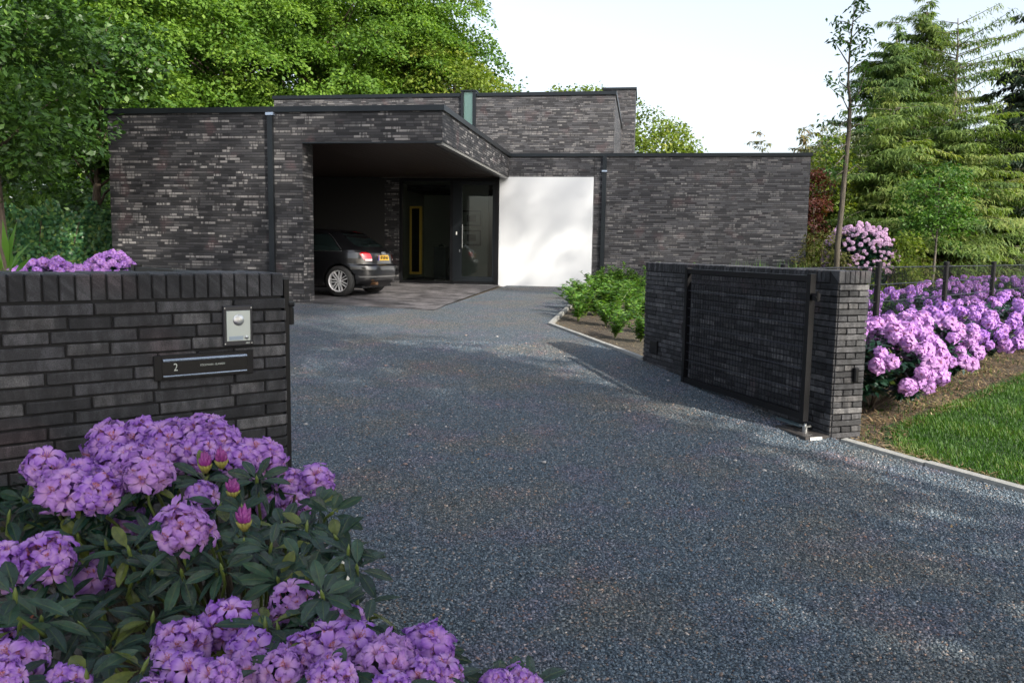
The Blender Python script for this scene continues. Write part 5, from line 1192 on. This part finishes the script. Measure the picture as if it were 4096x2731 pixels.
for i, (u, Y, mt, h, rad_, lb) in enumerate(oaks):
    x = tx(u, Y); rr_ = rad_
    bl = [(0, 0, h*.62, rr_, rr_, h*.30), (-rr_*.45, -rr_*.35, h*.36, rr_*.62, rr_*.6, h*.14), (rr_*.45, -rr_*.3, h*.40, rr_*.6, rr_*.6, h*.15), (0, -rr_*.5, h*.52, rr_*.7, rr_*.6, h*.18), (rr_*.3, 0, h*.82, rr_*.62, rr_*.6, h*.15), (-rr_*.4, 0, h*.80, rr_*.6, rr_*.6, h*.14)]
    broad_tree('oak_tree', lb, 'oak', x, Y, bl, M[mt], int(210 if Y < 38 else 150), .145, .095, 410+i, spr=.95, nper=340, trunk=.24, group='oaks behind the house', shell=.78, thick=.13, limbs=30)
broad_tree('broadleaf_tree', 'yellow green broadleaf tree above the upper storey', 'tree', tx(1040, 33), 33, [(0, 0, 5.6, 3.2, 2.6, 2.5), (1.6, 0, 4.6, 2.0, 2.0, 1.6), (-.6, 0, 7.2, 2.1, 2.0, 1.8)], M['oak_warm'], 300, .16, .09, 431, spr=.62, nper=85, trunk=.16, thick=.1)
broad_tree('broadleaf_tree', 'thin airy tree at the right end of the wood with sky behind', 'tree', tx(1165, 38), 38, [(0, 0, 6.2, 1.9, 1.7, 2.4), (.7, 0, 4.6, 1.4, 1.4, 1.6), (-.7, 0, 4.5, 1.5, 1.4, 1.6)], M['oak'], 110, .17, .11, 432, spr=.55, nper=40, trunk=.12, thick=.12)
broad_tree('broadleaf_tree', 'bright round tree rising behind the brick tower', 'tree', tx(1445, 45), 45, [(0, 0, 5.9, 3.4, 3.0, 2.9), (-1.9, 0, 8.1, 2.3, 2.0, 1.5), (1.7, 0, 5.0, 2.0, 2.0, 1.7), (-3.8, 0, 8.2, 1.5, 1.4, 1.25)], M['oak_warm'], 260, .20, .13, 433, spr=.75, nper=70, trunk=.2, thick=.12)
# understorey that closes the gaps under the oaks
r = np.random.default_rng(909)
def mass(name, pts_, mat, L, W, seed, spr, nper, thick, label=None, kind='stuff', cat=None):
    r = np.random.default_rng(seed); V, F, T = spray_crown(r, pts_, spr*r.uniform(.6, 1.3, len(pts_)), thick, nper, L, W, .6, pts_*np.array([1, 1, .5])+np.array([0, 3, 0]))
    o = np_mesh(name, V, F, T, mat); tag(o, label, cat, kind=kind); return o
c = np.c_[r.uniform(-34, -1.5, 900), r.uniform(44, 52, 900), .5+r.random(900)**1.2*13]; c = c[c[:, 2] < 13.5+(-c[:, 0]-6)*.25]
mass('woodland', c, M['dark_leaf'], .34, .26, 1, 1.2, 60, .3, 'dark wood closing off the view behind the oaks', cat='wood')
c = np.c_[r.uniform(-14, -6.8, 260), r.uniform(21, 25, 260), .4+r.random(260)*3.2]
mass('undergrowth', c, M['dark_leaf'], .15, .1, 2, .6, 60, .15, 'dark undergrowth behind the ivy fence', cat='undergrowth')
# ------------------------------------------------------------------ trees, right side
def slender():
    base = at(1922*K_, 612*K_, 15.0); g = G(15.); t = empty('slender_tree', (base[0], 15.0, g), 0, 'slender young tree with thin bare leaning trunk and few leaves against the sky', 'tree')
    O_ = np.array([base[0], 15.0, g]); r = np.random.default_rng(51); P = lambda u, v, dy=0: at(u*K_, v*K_, 15+dy)-O_
    b = MB(); tr = [np.array([0, 0, -.1]), P(1924, 560), P(1933, 480), P(1940, 400), P(1950, 300), P(1953, 235), P(1948, 190), P(1952, 110), P(1960, 40), P(1964, -10)]
    b.tube(tr, [.055, .05, .046, .043, .038, .03, .019, .014, .009, .005], 9)
    br = [((1952, 260), (1935, 225), (1905, 200)), ((1951, 275), (1925, 290), (1890, 275)), ((1946, 330), (1920, 345), (1900, 320)), ((1953, 235), (1972, 215), (1990, 160)), ((1950, 205), (1930, 190), (1925, 170)), ((1952, 120), (1975, 105), (1993, 88)), ((1950, 150), (1925, 110), (1912, 88)), ((1955, 90), (1978, 62), (1996, 66)), ((1960, 60), (1940, 50), (1922, 48)), ((1949, 170), (1970, 150), (1992, 135)),
          ((1962, 30), (1972, 12), (1978, 6)), ((1948, 300), (1970, 285), (1992, 290)), ((1944, 350), (1915, 385), (1898, 365)), ((1940, 400), (1965, 380), (1985, 395)), ((1940, 390), (1920, 405), (1908, 395)), ((1960, 50), (1975, 38), (1985, 20)), ((1953, 100), (1935, 92), (1925, 72)), ((1950, 240), (1975, 245), (1995, 235))]
    tips = []
    for q in br:
        pts = [P(*q[0]), P(*q[1], r.normal(0, .12)), P(*q[2], r.normal(0, .25))]; b.tube(pts, [.013, .008, .003], 5)
        for s in (.35, .6, .8, 1., 1.):
            c = (pts[0]+(pts[1]-pts[0])*s*2) if s < .5 else pts[1]+(pts[2]-pts[1])*(s*2-1); tips.append(c+r.normal(0, .05, 3))
    for k in range(14): tips.append(P(1962+r.normal(0, 6), r.uniform(5, 130)))
    b.build('trunk', M['bark_young'], t, smooth=True)
    c = np.array(tips); m = 7; P_ = np.repeat(c, m, 0)+r.normal(0, .05, (len(c)*m, 3)); D = r.normal(0, 1, (len(P_), 3)); D[:, 2] = D[:, 2]*.4-.5
    V, F, T = leaves(P_, D, np.array([0, 0, 1.])+r.normal(0, .5, (len(P_), 3)), r.uniform(.07, .13, len(P_)), .045, r.random(len(P_))*.7, .4, .15); np_mesh('crown', V, F, T, M['dark_leaf'], t)
slender()
def ctop(u, v, Y): return float(at(u*K_, v*K_, Y)[2])-G(Y)
conifer('dense green spruce left of the two tall thin conifers', tx(2030, 30), 30, ctop(2040, 82, 30), 3.4, 61, 'spruce', whorls=44, per=11, droop=.3, dens=1.8, nl=80, leafL=.22, leafW=.042, power=.95)
conifer('tall airy conifer with drooping pale twigs, middle of three', tx(2122, 32), 32, ctop(2118, 32, 32), 3.2, 62, 'larch', whorls=46, per=9, droop=.28, dens=1.6, nl=66, leafL=.24, leafW=.038, power=.8, sparse_top=.25, lean=(-.55, 0))
def rf(f, q): return (1.1+2.9*math.exp(-((f-.55)/.28)**2)) * (1.35 if math.cos(q) > .2 else .55) if f < .97 else .3
conifer('tall thin conifer with long bare branches reaching right over the sky', tx(2180, 30), 30, ctop(2162, 42, 30), 2.5, 63, 'larch', whorls=26, per=5, droop=.02, dens=.62, nl=95, jit=.07, leafL=.19, leafW=.034, rfun=rf, sparse_top=.15, lean=(-.3, 0), hang=.4)
conifer('wide pale conifer in front with feathery low branches', tx(2165, 27), 27, ctop(2150, 360, 27), 3.6, 64, 'larch', whorls=34, per=12, droop=.35, dens=1.6, nl=80, leafL=.20, leafW=.042, power=.7, trunk=.12)
conifer('broad yellow green conifer low behind the pink rhododendron', tx(2035, 26), 26, ctop(2020, 380, 26), 2.9, 65, 'larch', whorls=30, per=12, droop=.3, dens=1.6, nl=70, leafL=.20, leafW=.042, power=.7, trunk=.1)
conifer('dark spruce leaving the right edge of the frame', tx(2395, 29), 29, ctop(2390, 160, 29), 3.3, 66, 'dark_spruce', whorls=46, per=11, droop=.3, dens=1.3, nl=44, leafL=.28, leafW=.085, power=.6, z0=.9)
conifer('dark spruce standing in the gap right of the pale conifers', tx(2290, 34), 34, ctop(2290, 262, 34), 2.6, 67, 'dark_spruce', whorls=36, per=9, droop=.3, dens=1.2, nl=40, leafL=.28, leafW=.085, power=.6, z0=.9)
for i, (u, v, lb) in enumerate([(1741, 338, 'tiny far conifer top above the middle of the right wing roof'), (1838, 322, 'far conifer tip left of the roof corner'), (1865, 318, 'far conifer tip at the roof corner'), (1893, 338, 'far conifer top just right of the house corner')]):
    conifer(lb, tx(u, 48), 48, ctop(u, v, 48), 1.5, 70+i, 'olive', whorls=26, per=7, nl=30, leafL=.28, leafW=.07, power=.8, group='far conifer tops', trunk=.1)
broad_tree('red_maple', 'dark red maple beside the right end of the house', 'maple', tx(1868, 24.5), 24.5, [(-.25, 0, 2.3, .55, .6, 1.2)], M['maple'], 50, .11, .06, 81, spr=.32, nper=50, trunk=.05, thick=.06, limbs=8)
broad_tree('silver_leaf_tree', 'pale silver leaved tree behind the slender trunk', 'tree', tx(1918, 28), 28, [(0, 0, 3.6, .95, .9, 1.6), (.1, 0, 2.1, .8, .8, 1.)], M['silver'], 100, .13, .06, 82, spr=.4, nper=45, trunk=.07, thick=.1, limbs=12)
broad_tree('broadleaf_tree', 'yellow green tree between the red maple and the slender trunk', 'tree', tx(1888, 26), 26, [(0, 0, 2.9, .9, .8, 1.9), (.2, 0, 1.6, 1.0, .8, 1.1)], M['oak_warm'], 110, .13, .075, 83, spr=.4, nper=50, trunk=.06, thick=.08, limbs=10)
broad_tree('garden_shrub', 'yellow green shrub wrapped round the foot of the pink rhododendron', 'shrub', 9.35, 20.6, [(0, 0, .55, .75, .4, .5), (.5, .2, .9, .5, .4, .6)], M['oak_warm'], 60, .10, .05, 86, spr=.28, nper=45, trunk=.03, thick=.07, limbs=6, group='shrubs across the back lawn')
broad_tree('garden_shrub', 'olive green shrub at the right house corner', 'shrub', tx(1890, 20.5), 20.5, [(0, 0, .85, .62, .6, .8)], M['olive'], 60, .09, .04, 84, spr=.25, nper=50, trunk=.03, thick=.06, limbs=8, group='shrubs across the back lawn')
broad_tree('young_tree', 'round headed young tree in the middle of the back lawn', 'tree', tx(2145, 22), 22, [(0, 0, 2.55, .95, .9, 1.05), (.1, 0, 1.9, .8, .8, .6)], M['privet'], 90, .10, .055, 85, spr=.34, nper=46, trunk=.04, thick=.07, limbs=12, bark='bark_grey', shell=.35)
for i, (u, Y, w_, h_, mt, lb) in enumerate([(1990, 25, 1.2, 1.7, 'oak_warm', 'yellow green shrub behind the pink rhododendron'), (2050, 24, 1.3, 1.15, 'olive', 'low olive shrub left of the young tree'), (2105, 25, 1.2, 1.0, 'olive', 'low olive shrub just left of the young tree stem'), (2175, 25, 1.3, .9, 'maple', 'low rusty shrub right of the young tree'), (2215, 25, 1.2, .85, 'olive', 'low brownish green shrub between the second and third posts'), (2265, 26, 1.3, 1.05, 'silver', 'grey green low shrub near the third fence post'), (2315, 26, 1.4, 1.15, 'silver', 'grey green low shrub at the right edge'), (2370, 27, 1.4, 1.2, 'ivy', 'dark low shrub at the right edge of the lawn'), (1905, 24, 1.1, 1.3, 'oak_warm', 'bright shrub close to the house corner behind the slender trunk')]):
    broad_tree('garden_shrub', lb, 'shrub', tx(u, Y), Y, [(0, 0, h_*.5, w_*.8, .7, h_*.55), (.3, 0, h_*.35, w_*.6, .6, h_*.4)], M[mt], 70, .11, .05, 500+i, spr=.34, nper=50, trunk=.03, thick=.08, limbs=6, group='shrubs across the back lawn')
c = np.c_[r.uniform(9, 34, 420), r.uniform(37, 44, 420), .3+r.random(420)**1.3*4.6]
mass('woodland', c, M['dark_leaf'], .26, .16, 3, .9, 55, .2, 'dark line of wood behind the conifers on the right', cat='wood')
# ------------------------------------------------------------------ trees behind the camera: they throw the dappled shade on the drive
SHADE = [(8.6, -4.0, 14.0, 2.6, 230, .79, 'tree with a lifted crown between the low trees behind the viewpoint'), (6.3, -3.0, 9.0, 2.7, 260, .66, 'low dense tree behind the viewpoint to the right'), (4.2, -4.4, 8.4, 2.6, 240, .66, 'low tree straight behind the viewpoint'), (8.2, -8.6, 13.5, 3.2, 270, .70, 'mid height tree farther behind the viewpoint'), (10.6, -3.4, 22., 4.0, 240, .84, 'tallest tree behind the viewpoint, crown high above'), (22.5, -.3, 25.5, 3.9, 190, .85, 'thin tall tree far to the right of the viewpoint'), (28.0, -2.4, 26.5, 4.6, 130, .85, 'second thin tall tree at the far right of the viewpoint')]
for i, (x, y, h, rd, n, cf, lb) in enumerate(SHADE):
    broad_tree('beech_tree', lb, 'tree', x, y, [(0, 0, h*cf, rd, rd, h*.96*(1-cf))], M['oak'], n, .2, .14, 600+i, spr=.6, nper=45, trunk=.085, group='trees behind the viewpoint', thick=.1, limbs=14)
# ------------------------------------------------------------------ grass blades, mulch
def blades(name, poly, n, xr, yr, hmin, hmax, wd, mat, seed, label, cat, lay=0., off=-.02, fade=None):
    r = np.random.default_rng(seed); P = np.c_[r.uniform(*xr, n), r.uniform(*yr, n)]; P = P[inpoly(P, poly)]
    patch = np.sin(P[:, 0]*5.1+np.sin(P[:, 1]*3.7)*2)+np.sin(P[:, 1]*6.3+P[:, 0]*2.2)
    if fade is not None: P = P[r.random(len(P)) < fade(P)]; patch = np.sin(P[:, 0]*5.1+np.sin(P[:, 1]*3.7)*2)+np.sin(P[:, 1]*6.3+P[:, 0]*2.2)
    n = len(P); a = r.uniform(0, 6.28, n); h = r.uniform(hmin, hmax, n)*(1+.18*patch); ln = r.uniform(.1, .7, n)
    b0 = np.c_[P, Gn(P[:, 1])+off]; d = np.c_[np.cos(a), np.sin(a)]
    if lay: D = np.c_[d, r.normal(.12, .18, n)]
    else: D = np.c_[d*ln[:, None], np.ones(n)]
    if lay: b0[:, 2] += r.uniform(0, .035, n)
    D = unit(D); S = np.c_[-d[:, 1], d[:, 0], np.zeros(n)]; m = b0+D*(h*.55)[:, None]; D2 = unit(D+np.c_[d*.45, -np.ones(n)*.15]); tp = m+D2*(h*.45)[:, None]
    w_ = wd*r.uniform(.7, 1.3, n)[:, None]
    V = np.stack([b0-S*w_*.5, b0+S*w_*.5, m+S*w_*.45, m-S*w_*.45, tp+S*w_*.08, tp-S*w_*.08], 1).reshape(-1, 3); k = np.arange(n)[:, None]*6
    F = np.concatenate([k+np.array([0, 1, 2, 3]), k+np.array([3, 2, 4, 5])])
    T = np.repeat(np.clip(r.normal(.42, .22, n)+.11*patch+.12*np.sin(P[:, 0]*1.9+2)*np.sin(P[:, 1]*2.3), 0, 1), 6)
    o = np_mesh(name, V, F, T, mat); tag(o, label, cat, kind='stuff'); return o
LP = [(2.98, 6.25), (3.25, 6.9), (4.4, 7.95), (6.4, 9.8), (9.5, 12.2), (9.5, 0), (7.0, .1), (4.80, 3.5), (3.58, 5.3)]
blades('grass', LP, 170000, (2.9, 8.0), (4.2, 12), .025, .058, .006, M['grass'], 31, 'thick mown grass of the right lawn', 'grass')
BP = [(2.72, 6.45), (3.44, 5.3), (3.62, 5.3), (3.1, 6.25), (3.4, 6.9), (4.5, 7.9), (7.0, 10.1), (8.4, 12.2), (5.5, 10.2), (3.0, 8.3)]
blades('mulch', BP, 60000, (2.6, 8.4), (5.2, 12.2), .02, .09, .009, M['straw'], 32, 'dry straw and bark mulch under the front rhododendrons', 'mulch', lay=1., off=-.03)
blades('weeds', BP, 22000, (2.6, 8.4), (5.2, 12.2), .02, .06, .006, M['grass'], 33, 'thin grass growing through the mulch', 'weeds', off=-.03, fade=lambda P: np.clip(.45+.6*np.sin(P[:, 0]*4.3+1)*np.sin(P[:, 1]*3.1), 0, 1))
blades('grass', [(5.4, 13.5), (9, 14.8), (15, 19), (20, 26), (10, 26), (6, 22)], 60000, (5, 20), (13.5, 26), .05, .10, .016, M['grass'], 34, 'grass of the back lawn behind the fence', 'grass')
SP = [KC, KW, (1.7, 9.8), (2.2, 11), (4.5, 17), hw(6, 7.4), hw(5.1, 7.4)]
blades('litter', SP, 9000, (.6, 5), (9.7, 22), .02, .06, .010, M['straw'], 35, 'dry leaves and chips on the soil of the shrub bed', 'litter', lay=1., off=-.03)
blades('litter', [(-3.5, 1.), (.2, 1.), (-.3, 2.2), (-1.0, 3.45), (-3.5, 1.6)], 9000, (-3.5, .3), (1., 3.5), .02, .06, .012, M['straw'], 36, 'dead leaves under the front rhododendrons', 'litter', lay=1., off=-.03)
n_ = len(LITTER); r = np.random.default_rng(8); a_ = r.uniform(0, 6.28, n_)
V, F, T = leaves(np.c_[LITTER, Gn(LITTER[:, 1])+.012], np.c_[np.cos(a_), np.sin(a_), r.normal(.1, .2, n_)], np.array([0, 0, 1.])+r.normal(0, .3, (n_, 3)), r.uniform(.015, .045, n_), r.uniform(.006, .02, n_), r.random(n_), .4, .2)
tag(np_mesh('dead_leaves', V, F, T, M['straw']), 'small dead leaves and twigs strewn on the gravel', 'dead leaves', kind='stuff')
# small white marker on the gravel and a rusty dead leaf in the near rhododendron
p = at(1908, 2262, 3.95); 
q = at(1385, 2255, 3.7); mk = empty('plant_marker', (q[0], q[1], G(q[1])), rad(20), 'small white plastic marker standing at the gravel edge behind the rhododendron', 'marker')
b = MB(); rbox(b, -.022, .022, -.006, .006, -.03, q[2]-G(q[1])+.025, .002); b.build('plate', M['white_plastic'], mk)
